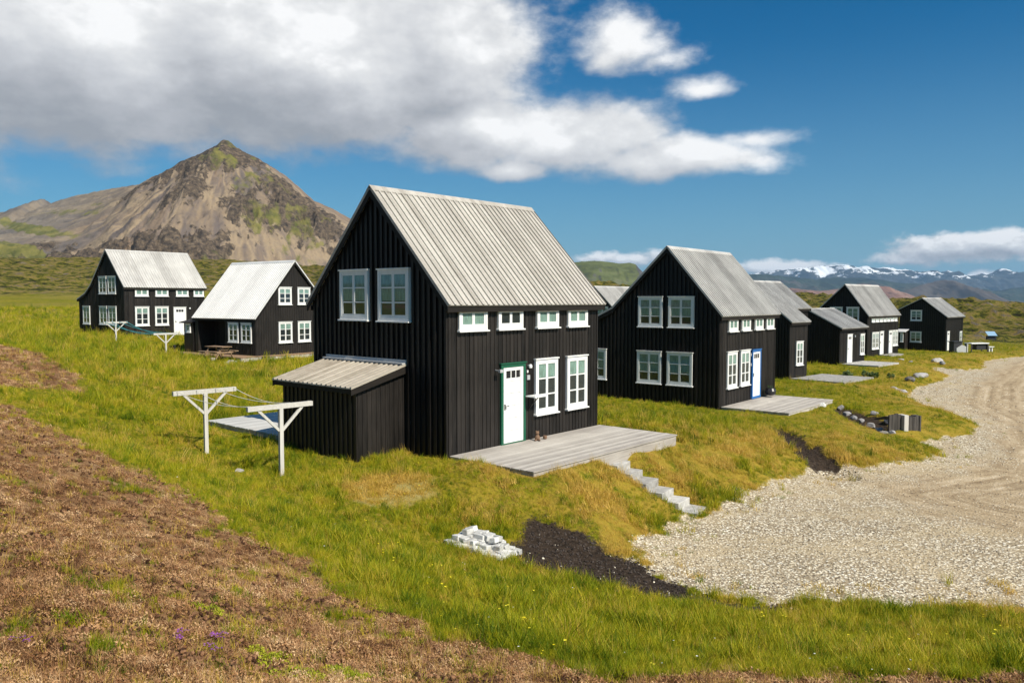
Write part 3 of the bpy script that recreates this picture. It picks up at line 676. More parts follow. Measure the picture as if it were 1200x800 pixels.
deck('wooden_deck', H2, .1, 5.6, -2.9, -.03, -.02, 'deck', 'grey plank deck under the blue-framed door', drop=.3)
deck('wooden_deck', HB, -2.0, 7.3, -1.7, -.07, -.02, 'deckbrown', 'reddish brown plank deck under the picnic table house', drop=.3)
dk = deck('wooden_deck_strip', HB, 6.66, 7.6, -.05, 6.5, -.03, 'deckbrown', 'narrow brown plank walkway along the side gable of the pale-roofed house', drop=.3); dk.name = 'wooden_walkway'
def slab(H, x0, x1, y0, y1, z, label):
    root = empty('stone_terrace', H.location.x, H.location.y, H.location.z, H.rotation_euler.z, label, 'terrace')
    b = MB(); nx = max(1, round((x1 - x0) / .6)); ny = max(1, round((y1 - y0) / .6)); rr = random.Random(nx * 31 + ny)
    for i in range(nx):
        for j in range(ny):
            dz = rr.uniform(-.008, .004)
            b.box(x0 + (x1 - x0) * i / nx + .004, x0 + (x1 - x0) * (i + 1) / nx - .004, y0 + (y1 - y0) * j / ny + .004, y0 + (y1 - y0) * (j + 1) / ny - .004, z - .16, z + dz)
    b.build('paving', M['step'], root); return root
slab(H3, .1, 4.6, -3.4, -.03, .0, 'pale paved terrace between the houses with blue door frame and stepped roof')
slab(H4W, .3, 4.6, -2.8, -.03, -.02, 'pale paved terrace in front of the low cabin with white door')
slab(H4, 2.9, 6.6, -1.0, -.03, -.05, 'narrow paved strip below the two white doors')

ST = empty('concrete_steps', 0, 0, 0, 0, 'flight of six pale concrete steps down the bank to the gravel', 'steps')
A_ = Vector((2.62, 19.95, EYE - 4.18)); B_ = Vector((4.40, 18.75, EYE - 5.08))
ax = Vector((B_.x - A_.x, B_.y - A_.y, 0)); run = ax.length; ax.normalize(); side = Vector((-ax.y, ax.x, 0))
ST.location = A_
N = 6
for i in range(N):
    b = MB(); rr = random.Random(i); d = .48 if i else .62; wd = .74 + rr.uniform(-.03, .03); hh = .28
    top = -(A_.z - B_.z) * i / (N - 1); c = ax * (run * i / (N - 1)) + side * rr.uniform(-.02, .02)
    vs = []
    for zz in (top - hh, top):
        for p, q in ((-d / 2, -wd / 2), (d / 2, -wd / 2), (d / 2, wd / 2), (-d / 2, wd / 2)):
            v_ = c + ax * p + side * q; vs.append((v_.x, v_.y, zz + rr.uniform(-.004, .004)))
    b.add(vs, [(0, 3, 2, 1), (4, 5, 6, 7), (0, 1, 5, 4), (1, 2, 6, 5), (2, 3, 7, 6), (3, 0, 4, 7)]); b.build('step', M['step'], ST, bevel=.012)

# ornament by the door
x, y = inframe(H1, 3.12, -.3)
og = empty('garden_ornament', x, y, H1.location.z, 0, 'small brown animal-shaped ornament on the planks beside the green-framed door', 'ornament')
b = MB(); b.lathe([(.03, 0), (.09, .03), (.10, .1), (.07, .19), (.04, .22)], (0, 0), 12); b.build('torso', M['terracotta'], og)
b = MB(); b.lathe([(.01, .2), (.06, .23), (.075, .28), (.055, .33), (.01, .35)], (0, 0), 12); b.lathe([(.005, .32), (.022, .34), (.005, .37)], (-.05, 0), 8); b.lathe([(.005, .32), (.022, .34), (.005, .37)], (.05, 0), 8); b.build('head', M['terracotta'], og)
b = MB()
for a in (-.6, .6): b.tube([(.05 * a, -.05, .04), (.14 * a, -.17, .03), (.15 * a, -.19, .06)], [.035, .03, .02], 8)
b.build('feet', M['terracotta'], og); og.scale = (.75, .75, .75)
x, y = inframe(H1, 3.42, -.33)
b = MB(); b.lathe([(.04, 0), (.055, .02), (.06, .09), (.05, .1)], (0, 0), 12); o = b.build('small_pot', M['terracotta']); o.location = (x, y, H1.location.z); tag(o, 'tiny brown pot on the planks right of the animal ornament', 'pot')

# ------------------------------------------------------------------ clothes lines
def clothesline(p1, p2, hz, bar, cdir, mat, label, sag=.12, n=4, bulk=.008):
    z1, z2 = ground(*p1), ground(*p2)
    root = empty('clothesline', p1[0], p1[1], z1, 0, label, 'clothesline')
    cd = Vector((cdir[0], cdir[1], 0)).normalized(); tops = []
    for p, z in ((p1, z1), (p2, z2)):
        o = Vector((p[0] - p1[0], p[1] - p1[1], z - z1))
        b = MB(); b.beam(o + Vector((0, 0, -.3)), o + Vector((0, 0, hz)), .095, .095, cd); po = b.build('post', M['post'], root, bevel=.004)
        t = o + Vector((0, 0, hz + .05)); b = MB(); b.beam(t - cd * bar / 2, t + cd * bar / 2, .09, .11); b.build('crossbar', M['postx'], po)
        for s in (-1, 1):
            b = MB(); b.beam(o + Vector((0, 0, hz - .52)) + cd * s * .04, t + cd * s * .56 - Vector((0, 0, .05)), .055, .06); b.build('brace', M['post'], po)
        tops.append(t)
    for i in range(n):
        s = (i / (n - 1) - .5) * bar * .9; a = tops[0] + cd * s + Vector((0, 0, .06)); c = tops[1] + cd * s + Vector((0, 0, .06))
        pts = []
        for k in range(15):
            t = k / 14; q = a.lerp(c, t); q.z -= sag * (1 + .8 * (i % 2)) * 4 * t * (1 - t); pts.append(q)
        b = MB(); b.tube(pts, bulk, 5); b.build('line', M[mat], root)
    return root
p1 = Pz(242, 538, -4.15); p2 = Pz(330, 559, -4.17)
clothesline(p1, p2, 1.60, 1.65, (.72, .70), 'rope', 'bleached timber clothesline with two T-shaped posts beside the lean-to shed')
p1 = Py(136, 400, 52)[:2]; p2 = Py(194.5, 411, 49.5)[:2]
clothesline(p1, p2, 1.25, 1.5, (.72, .70), 'tealrope', 'distant clothesline with teal lines in front of the far left house', .2, 4, .018)
x, y, _ = Py(204.5, 410, 50); z = ground(x, y)
b = MB(); b.lathe([(.06, -.1), (.06, .5), (.09, .52), (.09, .62), (.03, .66)], (0, 0), 10); o = b.build('bollard_lamp', M['blackmetal']); o.location = (x, y, z); tag(o, 'short black bollard in the grass left of the picnic table', 'bollard')

# ------------------------------------------------------------------ picnic table
def picnic(x, y, z, rz, label):
    t = empty('picnic_table', x, y, z, rz, label, 'picnic table')
    b = MB()
    for i in range(6): b.box(-.9, .9, -.36 + i * .122, -.36 + i * .122 + .112, .70, .74)
    b.build('tabletop', M['picnic'], t)
    for s in (-1, 1):
        b = MB()
        for i in range(2): b.box(-.9, .9, s * .72 - .13 + i * .132, s * .72 - .13 + i * .132 + .122, .42, .46)
        b.build('bench', M['picnic'], t)
    for s in (-.62, .62):
        b = MB(); b.beam((s, -.22, .69), (s, -.62, 0), .045, .1, (1, 0, 0)); b.beam((s, .22, .69), (s, .62, 0), .045, .1, (1, 0, 0)); b.box(s + .03, s + .07, -.84, .84, .32, .41); b.box(s + .03, s + .07, -.35, .35, .62, .70)
        b.build('leg', M['picnic'], t)
    return t
x, y, _ = Py(256, 417, 49.2)
picnic(x, y, HB.location.z - .02, R(-34), 'brown wooden picnic table with fixed benches before the recessed porch')

# ------------------------------------------------------------------ rocks
def rock_mesh(seed, mat, sx, sy, sz, cuts=2, ang=.25):
    import bmesh
    bm = bmesh.new(); bmesh.ops.create_icosphere(bm, subdivisions=cuts, radius=1); r_ = random.Random(seed)
    for k in range(7):
        d = Vector((r_.gauss(0, 1), r_.gauss(0, 1), r_.gauss(0, 1))).normalized(); c = r_.uniform(.55, .85)
        for v in bm.verts:
            t = v.co.dot(d) - c
            if t > 0: v.co -= d * t * .95
    for v in bm.verts: v.co = Vector((v.co.x * sx, v.co.y * sy, v.co.z * sz)) * (1 + r_.uniform(-.06, .06))
    me = bpy.data.meshes.new('rock'); bm.to_mesh(me); bm.free(); me.materials.append(mat); return me
def rock(u, v, z, size, label, mat='rock', rz=0, group=None, seed=0, flat=.7, name='boulder'):
    x, y = Pz(u, v, z); o = bpy.data.objects.new(name, rock_mesh(seed, M[mat], size, size * .7, size * flat, 3)); COL.objects.link(o)
    o.location = (x, y, ground(x, y) + size * flat * .25); o.rotation_euler = (0, 0, rz); return tag(o, label, 'rock', group)
GB = 'boulders along the lawn edge'
rock(1078,445,-5.35,0.8,'long grey boulder at the lawn edge, largest of the boulders beside the gravel','palerock',R(50),GB,1,.32)
rock(1066,450,-5.3,.42,'smaller grey boulder just left of the long one at the lawn edge','rock',R(30),GB,2,.6)
rock(1098,429,-5.45,.5,'rounded grey boulder on the lawn tip below the low cabin','palerock',R(10),GB,3,.6)
rock(1104,431,-5.45,.34,'dark boulder touching the right side of the rounded grey one','rock',R(70),GB,4,.6)
rock(1056,460,-5.2,.42,'flat pale stone at the near end of the boulder line','palerock',R(0),GB,5,.35)
rock(1048,458,-5.15,.3,'little pale stone left of the flat one at the near end of the boulder line','palerock',R(0),GB,15,.45)
rock(988,444,-5.0,.22,'pale stone in the grass beside the leafy green plant','palerock',R(0),None,6,.4)
rock(963,479,-4.7,.2,'white block-like stone off the corner of the grey plank deck','block',R(20),None,7,.7)
rock(1056,424,-5.1,.25,'pale stone lying in the grass right of the cabin terrace','palerock',R(0),None,8,.4)
rock(1067,427,-5.2,.2,'brownish stone right of the cabin terrace, nearer the track','rock',R(0),None,9,.5)
rock(248,421.5,-3.75,.42,'left one of two pale stones before the picnic table','palerock',R(10),'stones by the picnic table',10,.45)
rock(270,423,-3.75,.55,'right one of two pale stones before the picnic table','palerock',R(30),'stones by the picnic table',11,.45)
rock(426,533.5,-4.05,.10,'small pale stone in the grass at the shed corner','palerock',0,None,12,.6)
rock(280,554,-4.1,.13,'flat pale stone in the grass between the two clothesline posts','palerock',0,None,13,.5)

# stub walls of old timber at the mouth of the drain
x, y = Pz(1054, 511, -5.2); z = ground(x, y)
cu = empty('timber_culvert', x, y, z, R(12), 'dark weathered timber drain end standing at the edge of the gravel', 'culvert')
def planks(mb, x0, x1, y_, h_, t=.07):
    n_ = max(2, int((x1 - x0) / .13)); rr = random.Random(int(x0 * 100))
    for i in range(n_): mb.box(x0 + (x1 - x0) * i / n_ + .004, x0 + (x1 - x0) * (i + 1) / n_ - .004, y_ + rr.uniform(-.01, .01), y_ + t, -.3, h_ + rr.uniform(-.03, .04))
b = MB(); planks(b, -.42, .10, .05, .62); b.build('side_panel', M['oldwood'], cu)
b = MB(); planks(b, .42, .86, .0, .52, .3); b.build('side_panel', M['oldwood'], cu)
b = MB(); b.box(.14, .33, -.08, .3, -.3, .58); b.build('post', M['post'], cu, bevel=.01)
b = MB(); b.box(.86, .93, -.03, .32, -.3, .54); b.build('post', M['oldwood'], cu, bevel=.01)
b = MB(); b.prism([(.06, .52), (.3, .52), (.9, .35), (.9, .28), (.06, .44)], -.42, .10); b.build('cover_board', M['oldwood'], cu)
for i, (u, v, s_, mt) in enumerate([(1037,504,.3,'rock'),(1030,500,.24,'palerock'),(1020,497,.24,'rock'),(1009,494,.2,'palerock'),(1000,491,.2,'rock'),(992,488,.22,'palerock'),(1041,497,.25,'rock'),(1024,491,.2,'rock'),(985,485,.2,'palerock'),(1046,506,.16,'palerock')]):
    rock(u, v, -4.95, s_, 'small dark and grey stone in the open drain behind the timber culvert', mt, i * 1.3, 'stones lining the drain', 30 + i, .6, 'drain_stone')

# things far down the track
x, y = Pz(1122, 415, -5.7); z = ground(x, y)
t = empty('service_cabinet', x, y, z, R(20), 'dark square cabinet with pale front panel beside the track', 'cabinet')
b = MB(); b.box(-.9, .25, -.3, .3, 0, 1.25); b.box(-1.0, .35, -.4, .4, 1.25, 1.33); b.build('cabinet_body', M['dark_box_room'], t, bevel=.02)
b = MB(); b.prism([(-.55, .15), (.85, .15), (.85, .75), (.2, .95), (-.55, .6)], -.36, -.305, 'Y'); b.build('front_panel', M['metal'], t)
b = MB(); b.box(.85, .95, -.45, -.3, -.1, 1.05); b.build('post', M['post'], t)
x, y = Pz(1146, 413, -5.72); z = ground(x, y)
t = empty('outdoor_table', x, y, z, R(15), 'pale topped outdoor table standing right of the dark cabinet', 'table')
b = MB(); b.box(-1.4, 1.0, -.5, .5, .95, 1.05); b.build('tabletop', M['white'], t)
b = MB(); b.box(-.5, .9, -.3, .3, .3, .949); b.build('storage_box', M['dark_box_room'], t)
for sx in (-1.3, .9):
    for sy in (-.4, .4):
        b = MB(); b.box(sx - .05, sx + .05, sy - .05, sy + .05, -.1, .949); b.build('leg', M['oldwood'], t)
b = MB(); b.box(1.2, 1.9, -.3, .2, .55, .62); b.box(1.3, 1.4, -.2, .1, -.1, .55); b.box(1.7, 1.8, -.2, .1, -.1, .55); b.build('bench', M['white'], t)
x, y = Pz(1161, 401, -5.6); z = ground(x, y)
t = empty('information_board', x, y, z, R(-5), 'small pale blue board on legs beyond the end of the track', 'sign')
b = MB(); b.prism([(-.5, .75), (-.42, .8), (.35, 1.3), (.3, 1.22)], -.6, .6); b.build('board', M['lightblue'], t)
b = MB(); b.box(-.55, .55, -.3, .2, -.1, .72); b.build('plinth', M['dark_box_room'], t)

# ------------------------------------------------------------------ pile of concrete blocks
ca = Pz(522, 634, -4.62); cb = Pz(592, 657, -4.8)
axv = Vector((cb[0] - ca[0], cb[1] - ca[1], 0)); LN = axv.length; axv.normalize(); sv = Vector((-axv.y, axv.x, 0)); azz = math.atan2(axv.y, axv.x)
bm_cache = []
for k, (a, b_, c) in enumerate([(.20, .13, .10), (.22, .16, .11), (.16, .13, .11), (.30, .13, .10)]):
    m_ = MB(); r_ = random.Random(k); vs = [(sx * a / 2 + r_.uniform(-.006, .006), sy * b_ / 2 + r_.uniform(-.006, .006), sz * c / 2 + r_.uniform(-.005, .005)) for sz in (-1, 1) for sx, sy in ((-1, -1), (1, -1), (1, 1), (-1, 1))]
    m_.add(vs, [(0, 3, 2, 1), (4, 5, 6, 7), (0, 1, 5, 4), (1, 2, 6, 5), (2, 3, 7, 6), (3, 0, 4, 7)])
    o = m_.build('concrete_block', M['block'], None, .012); bm_cache.append(o)
rr = random.Random(5); used = set()
layers = [(0, 10, 5, -.02), (1, 8, 4, .075), (2, 5, 2, .17)]
for ly, nx, ny, z0 in layers:
    for i in range(nx):
        for j in range(ny):
            if ly and rr.random() < .16: continue
            s_ = (i + .5) / nx * (LN - .05 - ly * .28) + .05 + ly * .10; w_ = (j - (ny - 1) / 2) * .165 + .28 + ly * .05
            k = rr.choice([0, 0, 1, 1, 2, 2, 3]); src = bm_cache[k]
            if k in used: o = src.copy(); COL.objects.link(o)
            else: o = src; used.add(k)
            px = ca[0] + axv.x * s_ + sv.x * w_ + rr.uniform(-.02, .02); py = ca[1] + axv.y * s_ + sv.y * w_ + rr.uniform(-.02, .02)
            o.location = (px, py, ground(px, py) + .05 + z0 + rr.uniform(-.012, .02))
            o.rotation_euler = (rr.gauss(0, .12), rr.gauss(0, .12), azz + rr.gauss(0, .3) + (math.pi / 2 if rr.random() < .25 else 0))
            tag(o, 'pale concrete block heaped in the pile on the grass slope', 'concrete block', 'pale concrete blocks in the pile')
for k in range(4):
    if k not in used: bpy.data.objects.remove(bm_cache[k])

# ------------------------------------------------------------------ ground sheet
def rows():
    r = [0.25]
    while r[-1] < 60000:
        q = r[-1]; r.append(q * (1.045 if q < 3 else 1.0125 if q < 45 else 1.0135 if q < 430 else 1.09))
    return np.array(r)
rs = rows()
fine = np.linspace(R(-42), R(42), 620); coarse = np.linspace(R(42), R(318), 90)[1:-1]
th = np.concatenate([fine, coarse]); nt_, nr_ = len(th), len(rs)
TH, RS = np.meshgrid(th, rs); X = (RS * np.sin(TH)).ravel(); Y = (RS * np.cos(TH)).ravel()
Z, gsd, tsd, bsd, ssd, dsd, lava = height(X, Y, True)
gsd_r = ragg(X, Y, gsd); bsd_r = ragb(X, Y, bsd); ssd_r = rags(X, Y, ssd)
def grid_mesh(name, X, Y, Z, nx, ny, wrap=False, attrs=None, center=False):
    V = np.stack([X, Y, Z], 1).astype(np.float32)
    i = np.arange(ny - 1)[:, None] * nx; j = np.arange(nx if wrap else nx - 1)[None, :]; j2 = (j + 1) % nx
    q = np.stack([(i + j), (i + j2), (i + nx + j2), (i + nx + j)], -1).reshape(-1, 4)
    if center:
        pass
    me = bpy.data.meshes.new(name); me.vertices.add(len(V)); me.vertices.foreach_set('co', V.ravel())
    me.loops.add(q.size); me.loops.foreach_set('vertex_index', q.ravel().astype(np.int32)); me.polygons.add(len(q))
    me.polygons.foreach_set('loop_start', (np.arange(len(q)) * 4).astype(np.int32)); me.update(calc_edges=True)
    me.polygons.foreach_set('use_smooth', np.ones(len(q), bool))
    for k, a in (attrs or {}).items():
        at = me.attributes.new(k, 'FLOAT', 'POINT'); at.data.foreach_set('value', np.asarray(a, np.float32))
    return me
me = grid_mesh('ground', X, Y, Z + EYE, nt_, nr_, True, {'gsd': np.clip(gsd, -60, 60), 'tsd': np.clip(tsd, -60, 60), 'bsd': np.clip(bsd_r, -60, 60), 'ssd': np.clip(ssd_r, -60, 60), 'gsr': np.clip(gsd_r, -60, 60), 'dsd': np.clip(dsd, -60, 60), 'lava': lava})
gr = bpy.data.objects.new('ground', me); COL.objects.link(gr); tag(gr, kind='structure')
# close the tiny hole under the camera
def ground_mat():
    m, nt, b, o = new_mat('ground_cover'); g = G(nt); p = g.pos()
    n1 = g.noise(p, 1.6, 6, .6); n2 = g.noise(p, .22, 4, .5); n3 = g.noise(p, 14, 5, .65); n0 = g.noise(p, .05, 4, .6); nf = g.noise(p, 60, 3, .6)
    # meadow
    grass = g.ramp(g.math('ADD', g.math('MULTIPLY', n1, .55), g.math('MULTIPLY', n2, .45)), [(.30, (.07, .10, .004)), (.45, (.18, .185, .006)), (.58, (.29, .24, .012)), (.74, (.38, .26, .04))])
    sy_ = g.n('ShaderNodeSeparateXYZ'); g.l(p, sy_.inputs[0])
    tan = g.math('MULTIPLY', g.math('MULTIPLY', g.step(sy_.outputs[1], 45, 120), g.step(sy_.outputs[0], 5, -15)), g.step(g.noise(g.scale(p, .5, 1, 1), .07, 5, .6), .40, .60))
    grass = g.mix(g.math('MULTIPLY', tan, .8), grass, (.30, .235, .06))
    nearg = g.step(g.n('ShaderNodeVectorMath', operation='LENGTH').outputs[1], 0, 1) if False else None
    grass = g.mix(g.math('MULTIPLY', g.step(n3, .40, .62), .6), grass, (.022, .028, .005))
    gs = g.attr('gsd')
    # straw-coloured banks near the gravel and round the second house
    dry = g.math('MULTIPLY', g.step(g.math('ADD', g.math('MULTIPLY', gs, -1), g.math('MULTIPLY', g.math('SUBTRACT', n2, .5), 9)), 6.5, 0.5), g.step(n1, .36, .6))
    grass = g.mix(g.math('MULTIPLY', dry, .85), grass, g.mix(n3, (.44, .29, .05), (.26, .19, .02)))
    grass = g.mix(g.step(g.math('ADD', g.attr('dsd'), g.math('MULTIPLY', g.math('SUBTRACT', n1, .5), .8)), -.1, .25), grass, (.36, .29, .10))
    # lava field with moss; darkest tones are shadows painted in among the rocks
    rocky = g.ramp(g.noise(p, .35, 10, .72), [(.38, (.016, .014, .010)), (.45, (.045, .052, .008)), (.50, (.13, .125, .015)), (.55, (.23, .165, .05)), (.62, (.09, .08, .065)), (.70, (.33, .30, .25))])
    col = g.mix(g.step(g.math('ADD', g.attr('lava'), g.math('MULTIPLY', g.math('SUBTRACT', g.noise(p, .06, 5, .6), .5), .9)), .15, .45), grass, rocky)
    # heather
    br = g.ramp(g.math('ADD', g.math('MULTIPLY', g.noise(g.scale(p, 1, 1.5, 1), 5, 8, .72), .75), g.math('MULTIPLY', n2, .25)), [(.36, (.028, .011, .005)), (.45, (.14, .066, .028)), (.54, (.30, .17, .08)), (.68, (.48, .32, .17))])
    col = g.mix(g.step(g.math('ADD', g.attr('bsd'), g.math('MULTIPLY', g.math('SUBTRACT', g.noise(p, 4, 5, .7), .5), .5)), -.12, .2), col, br)
    # soil
    col = g.mix(g.step(g.math('ADD', g.attr('ssd'), g.math('MULTIPLY', g.math('SUBTRACT', g.noise(p, 4, 7, .75), .5), .6)), -.12, .14), col, g.ramp(g.noise(p, 9, 8, .75), [(.35, (.014, .010, .007)), (.58, (.06, .042, .03)), (.72, (.12, .10, .085))]))
    # gravel
    cell = g.n('ShaderNodeTexVoronoi'); g.l(p, cell.inputs['Vector']); cell.inputs['Scale'].default_value = 17
    sepc = g.n('ShaderNodeSeparateColor'); g.l(cell.outputs['Color'], sepc.inputs[0])
    gv = g.ramp(sepc.outputs[0], [(.0, (.09, .075, .06)), (.14, (.22, .18, .13)), (.26, (.52, .44, .32)), (.55, (.72, .63, .48)), (.8, (.86, .79, .64)), (1, (.9, .88, .8))])
    gv = g.mix(g.step(cell.outputs['Distance'], .28, .62), gv, (.30, .24, .16))
    gv = g.mix(g.math('MULTIPLY', g.step(g.noise(g.scale(p, .5, 1, 1), .55, 6, .7), .42, .66), .8), gv, (.46, .365, .23))
    far_ = g.step(g.n('ShaderNodeCameraData').outputs['View Distance'], 22, 45) if False else None
    tn = g.noise(g.scale(p, 1, .35, 1), .9, 7, .7)
    tk = g.step(g.math('ADD', g.attr('tsd'), g.math('MULTIPLY', g.math('SUBTRACT', tn, .5), 5)), -.6, 1.2)
    cw = g.n('ShaderNodeCombineXYZ'); g.l(g.math('MULTIPLY', g.attr('tsd'), 1.5), cw.inputs[0]); g.l(g.math('MULTIPLY', g.noise(p, .15, 2), 3.0), cw.inputs[1])
    rut = g.noise(cw.outputs[0], 1.3, 5, .65); gv = g.mix(g.math('MULTIPLY', g.math('MULTIPLY', g.step(g.attr('tsd'), -5, -.5), g.step(rut, .48, .60)), .5), gv, (.33, .25, .155))
    gv = g.mix(g.math('MULTIPLY', tk, .88), gv, g.ramp(g.math('ADD', g.math('MULTIPLY', g.noise(p, 3, 8, .7), .35), g.math('MULTIPLY', rut, .65)), [(.38, (.22, .155, .09)), (.50, (.38, .285, .175)), (.62, (.56, .455, .32))]))
    gm = g.step(g.math('ADD', g.attr('gsr'), g.math('MULTIPLY', g.math('SUBTRACT', g.noise(p, 3.5, 6, .75), .5), .5)), -.10, .10)
    col = g.mix(gm, col, gv)
    g.l(col, b.inputs['Base Color']); b.inputs['Roughness'].default_value = .95; b.inputs['Specular IOR Level'].default_value = .12
    # relief
    hg = g.math('SUBTRACT', 1.0, cell.outputs['Distance'])
    hv = g.math('ADD', g.noise(p, 7, 8, .75), g.math('MULTIPLY', nf, .3))
    h = g.n('ShaderNodeMix', data_type='FLOAT'); g.l(gm, h.inputs[0]); g.l(hv, h.inputs[2]); g.l(g.math('MULTIPLY', hg, .35), h.inputs[3])
    bp = g.n('ShaderNodeBump'); bp.inputs['Strength'].default_value = .9; bp.inputs['Distance'].default_value = .07; g.l(h.outputs[0], bp.inputs['Height'])
    bp2 = g.n('ShaderNodeBump'); g.l(g.math('MULTIPLY', g.attr('lava'), .9), bp2.inputs['Strength']); bp2.inputs['Distance'].default_value = 1.6; g.l(g.noise(p, .35, 10, .75), bp2.inputs['Height']); g.l(bp.outputs[0], bp2.inputs['Normal'])
    g.l(bp2.outputs[0], b.inputs['Normal'])
    return m
gr.data.materials.append(ground_mat())

# ------------------------------------------------------------------ vegetation and gravel scatter
def scatter(name, label, xs, ys, zs, scl, rot, idx, variants, kind='stuff', cat=None):
    coll = bpy.data.collections.new(name + '_kinds')
    for v_ in variants: coll.objects.link(v_)
    me = bpy.data.meshes.new(name); me.vertices.add(len(xs)); me.vertices.foreach_set('co', np.stack([xs, ys, zs], 1).astype(np.float32).ravel())
    a = me.attributes.new('scl', 'FLOAT', 'POINT'); a.data.foreach_set('value', scl.astype(np.float32))
    a = me.attributes.new('rot', 'FLOAT_VECTOR', 'POINT'); a.data.foreach_set('vector', rot.astype(np.float32).ravel())
    a = me.attributes.new('idx', 'INT', 'POINT'); a.data.foreach_set('value', idx.astype(np.int32))
    o = bpy.data.objects.new(name, me); COL.objects.link(o); tag(o, label, cat, kind=kind)
    ng = bpy.data.node_groups.new(name, 'GeometryNodeTree')
    ng.interface.new_socket('Geometry', in_out='INPUT', socket_type='NodeSocketGeometry'); ng.interface.new_socket('Geometry', in_out='OUTPUT', socket_type='NodeSocketGeometry')
    gi = ng.nodes.new('NodeGroupInput'); go = ng.nodes.new('NodeGroupOutput'); ip = ng.nodes.new('GeometryNodeInstanceOnPoints'); ci = ng.nodes.new('GeometryNodeCollectionInfo')
    ci.inputs[0].default_value = coll; ci.inputs[1].default_value = True; ci.inputs[2].default_value = True; ip.inputs['Pick Instance'].default_value = True
    def na(n_, t):
        q = ng.nodes.new('GeometryNodeInputNamedAttribute'); q.data_type = t; q.inputs[0].default_value = n_; return q.outputs[0]
    L_ = ng.links.new; L_(gi.outputs[0], ip.inputs['Points']); L_(ci.outputs[0], ip.inputs['Instance']); L_(na('idx', 'INT'), ip.inputs['Instance Index'])
    L_(na('rot', 'FLOAT_VECTOR'), ip.inputs['Rotation']); L_(na('scl', 'FLOAT'), ip.inputs['Scale']); L_(ip.outputs[0], go.inputs[0])
    md = o.modifiers.new('scatter', 'NODES'); md.node_group = ng; return o
def blade_mat(name, stops, patch=1.2, trans=.35, rough=.6):
    m, nt, b, o = new_mat(name); g = G(nt); p = g.pos()
    f = g.math('ADD', g.math('MULTIPLY', g.noise(p, .35, 6, .68), .55), g.math('MULTIPLY', g.rnd(), .45))
    f = g.math('ADD', f, g.math('MULTIPLY', g.math('SUBTRACT', g.noise(p, patch, 2), .5), .5))
    c = g.ramp(f, stops); g.l(c, b.inputs['Base Color']); b.inputs['Roughness'].default_value = rough; b.inputs['Specular IOR Level'].default_value = .25
    t = g.n('ShaderNodeBsdfTranslucent'); g.l(c, t.inputs[0]); mx = g.n('ShaderNodeMixShader'); mx.inputs[0].default_value = trans
    g.l(b.outputs[0], mx.inputs[1]); g.l(t.outputs[0], mx.inputs[2]); g.l(mx.outputs[0], o.inputs[0]); return m
BM_green = blade_mat('grass_blades', [(.24, (.06, .115, .003)), (.37, (.16, .225, .004)), (.50, (.31, .325, .007)), (.66, (.48, .41, .018)), (.82, (.62, .44, .07))])
BM_dry = blade_mat('straw_blades', [(.25, (.34, .27, .02)), (.45, (.60, .40, .065)), (.65, (.72, .50, .13)), (.85, (.42, .24, .04))])
BM_heath = blade_mat('heather_twigs', [(.25, (.05, .018, .007)), (.38, (.19, .085, .034)), (.51, (.38, .20, .09)), (.66, (.54, .33, .17)), (.85, (.68, .50, .29))], 3, .1, .8)
BM_lime = blade_mat('lime_shrub_leaves', [(.3, (.17, .24, .01)), (.55, (.36, .40, .02)), (.8, (.50, .48, .04))], 3, .3)
BM_purple = blade_mat('purple_petals', [(.3, (.25, .04, .38)), (.7, (.45, .14, .6))], 3, .3)
BM_yellow = blade_mat('yellow_petals', [(.3, (.75, .60, .01)), (.7, (.85, .75, .05))], 3, .2)
BM_whitef = blade_mat('white_petals', [(.3, (.75, .75, .7)), (.7, (.85, .85, .8))], 3, .2)
def tuft(name, mat, n, h, spread, w, lean=.5, seed=0, segs=2):
    r_ = random.Random(seed); mb = MB()
    for k in range(n):
        a = r_.uniform(0, 6.28); rr_ = spread * math.sqrt(r_.random()); x, y = rr_ * math.cos(a), rr_ * math.sin(a)
        hh = h * r_.uniform(.45, 1.15); la = r_.uniform(0, 6.28); ln = lean * r_.uniform(.2, 1) * hh; fa = r_.uniform(0, 3.14); ww = w * r_.uniform(.6, 1.2)
        dx, dy = math.cos(fa) * ww / 2, math.sin(fa) * ww / 2
        pts = []
        for s in range(segs + 1):
            t = s / segs; px = x + math.cos(la) * ln * t * t; py = y + math.sin(la) * ln * t * t; pz = hh * t * (1 - .15 * t * lean) - .02; q = (1 - t * .85) if s < segs else .12
            pts.append(((px - dx * q, py - dy * q, pz), (px + dx * q, py + dy * q, pz)))
        vs = [p for pr in pts for p in pr]; mb.add(vs, [(2 * s, 2 * s + 1, 2 * s + 3, 2 * s + 2) for s in range(segs)])
    return bpy.data.objects.new(name, mb.mesh(name, mat, False))
def leafball(name, mat, n, rad, h, leaf, seed=0):
    r_ = random.Random(seed); mb = MB()
    for k in range(n):
        d = Vector((r_.gauss(0, 1), r_.gauss(0, 1), abs(r_.gauss(0, 1)))).normalized() * r_.uniform(.5, 1)
        c = Vector((d.x * rad, d.y * rad, d.z * h)); u = Vector((r_.gauss(0, 1), r_.gauss(0, 1), r_.gauss(0, 1))).normalized(); w_ = u.cross(Vector((r_.gauss(0, 1), r_.gauss(0, 1), r_.gauss(0, 1)))).normalized()
        s = leaf * r_.uniform(.6, 1.3); mb.add([c - u * s, c + w_ * s * .5, c + u * s, c - w_ * s * .5], [(0, 1, 2, 3)])
    return bpy.data.objects.new(name, mb.mesh(name, mat, False))

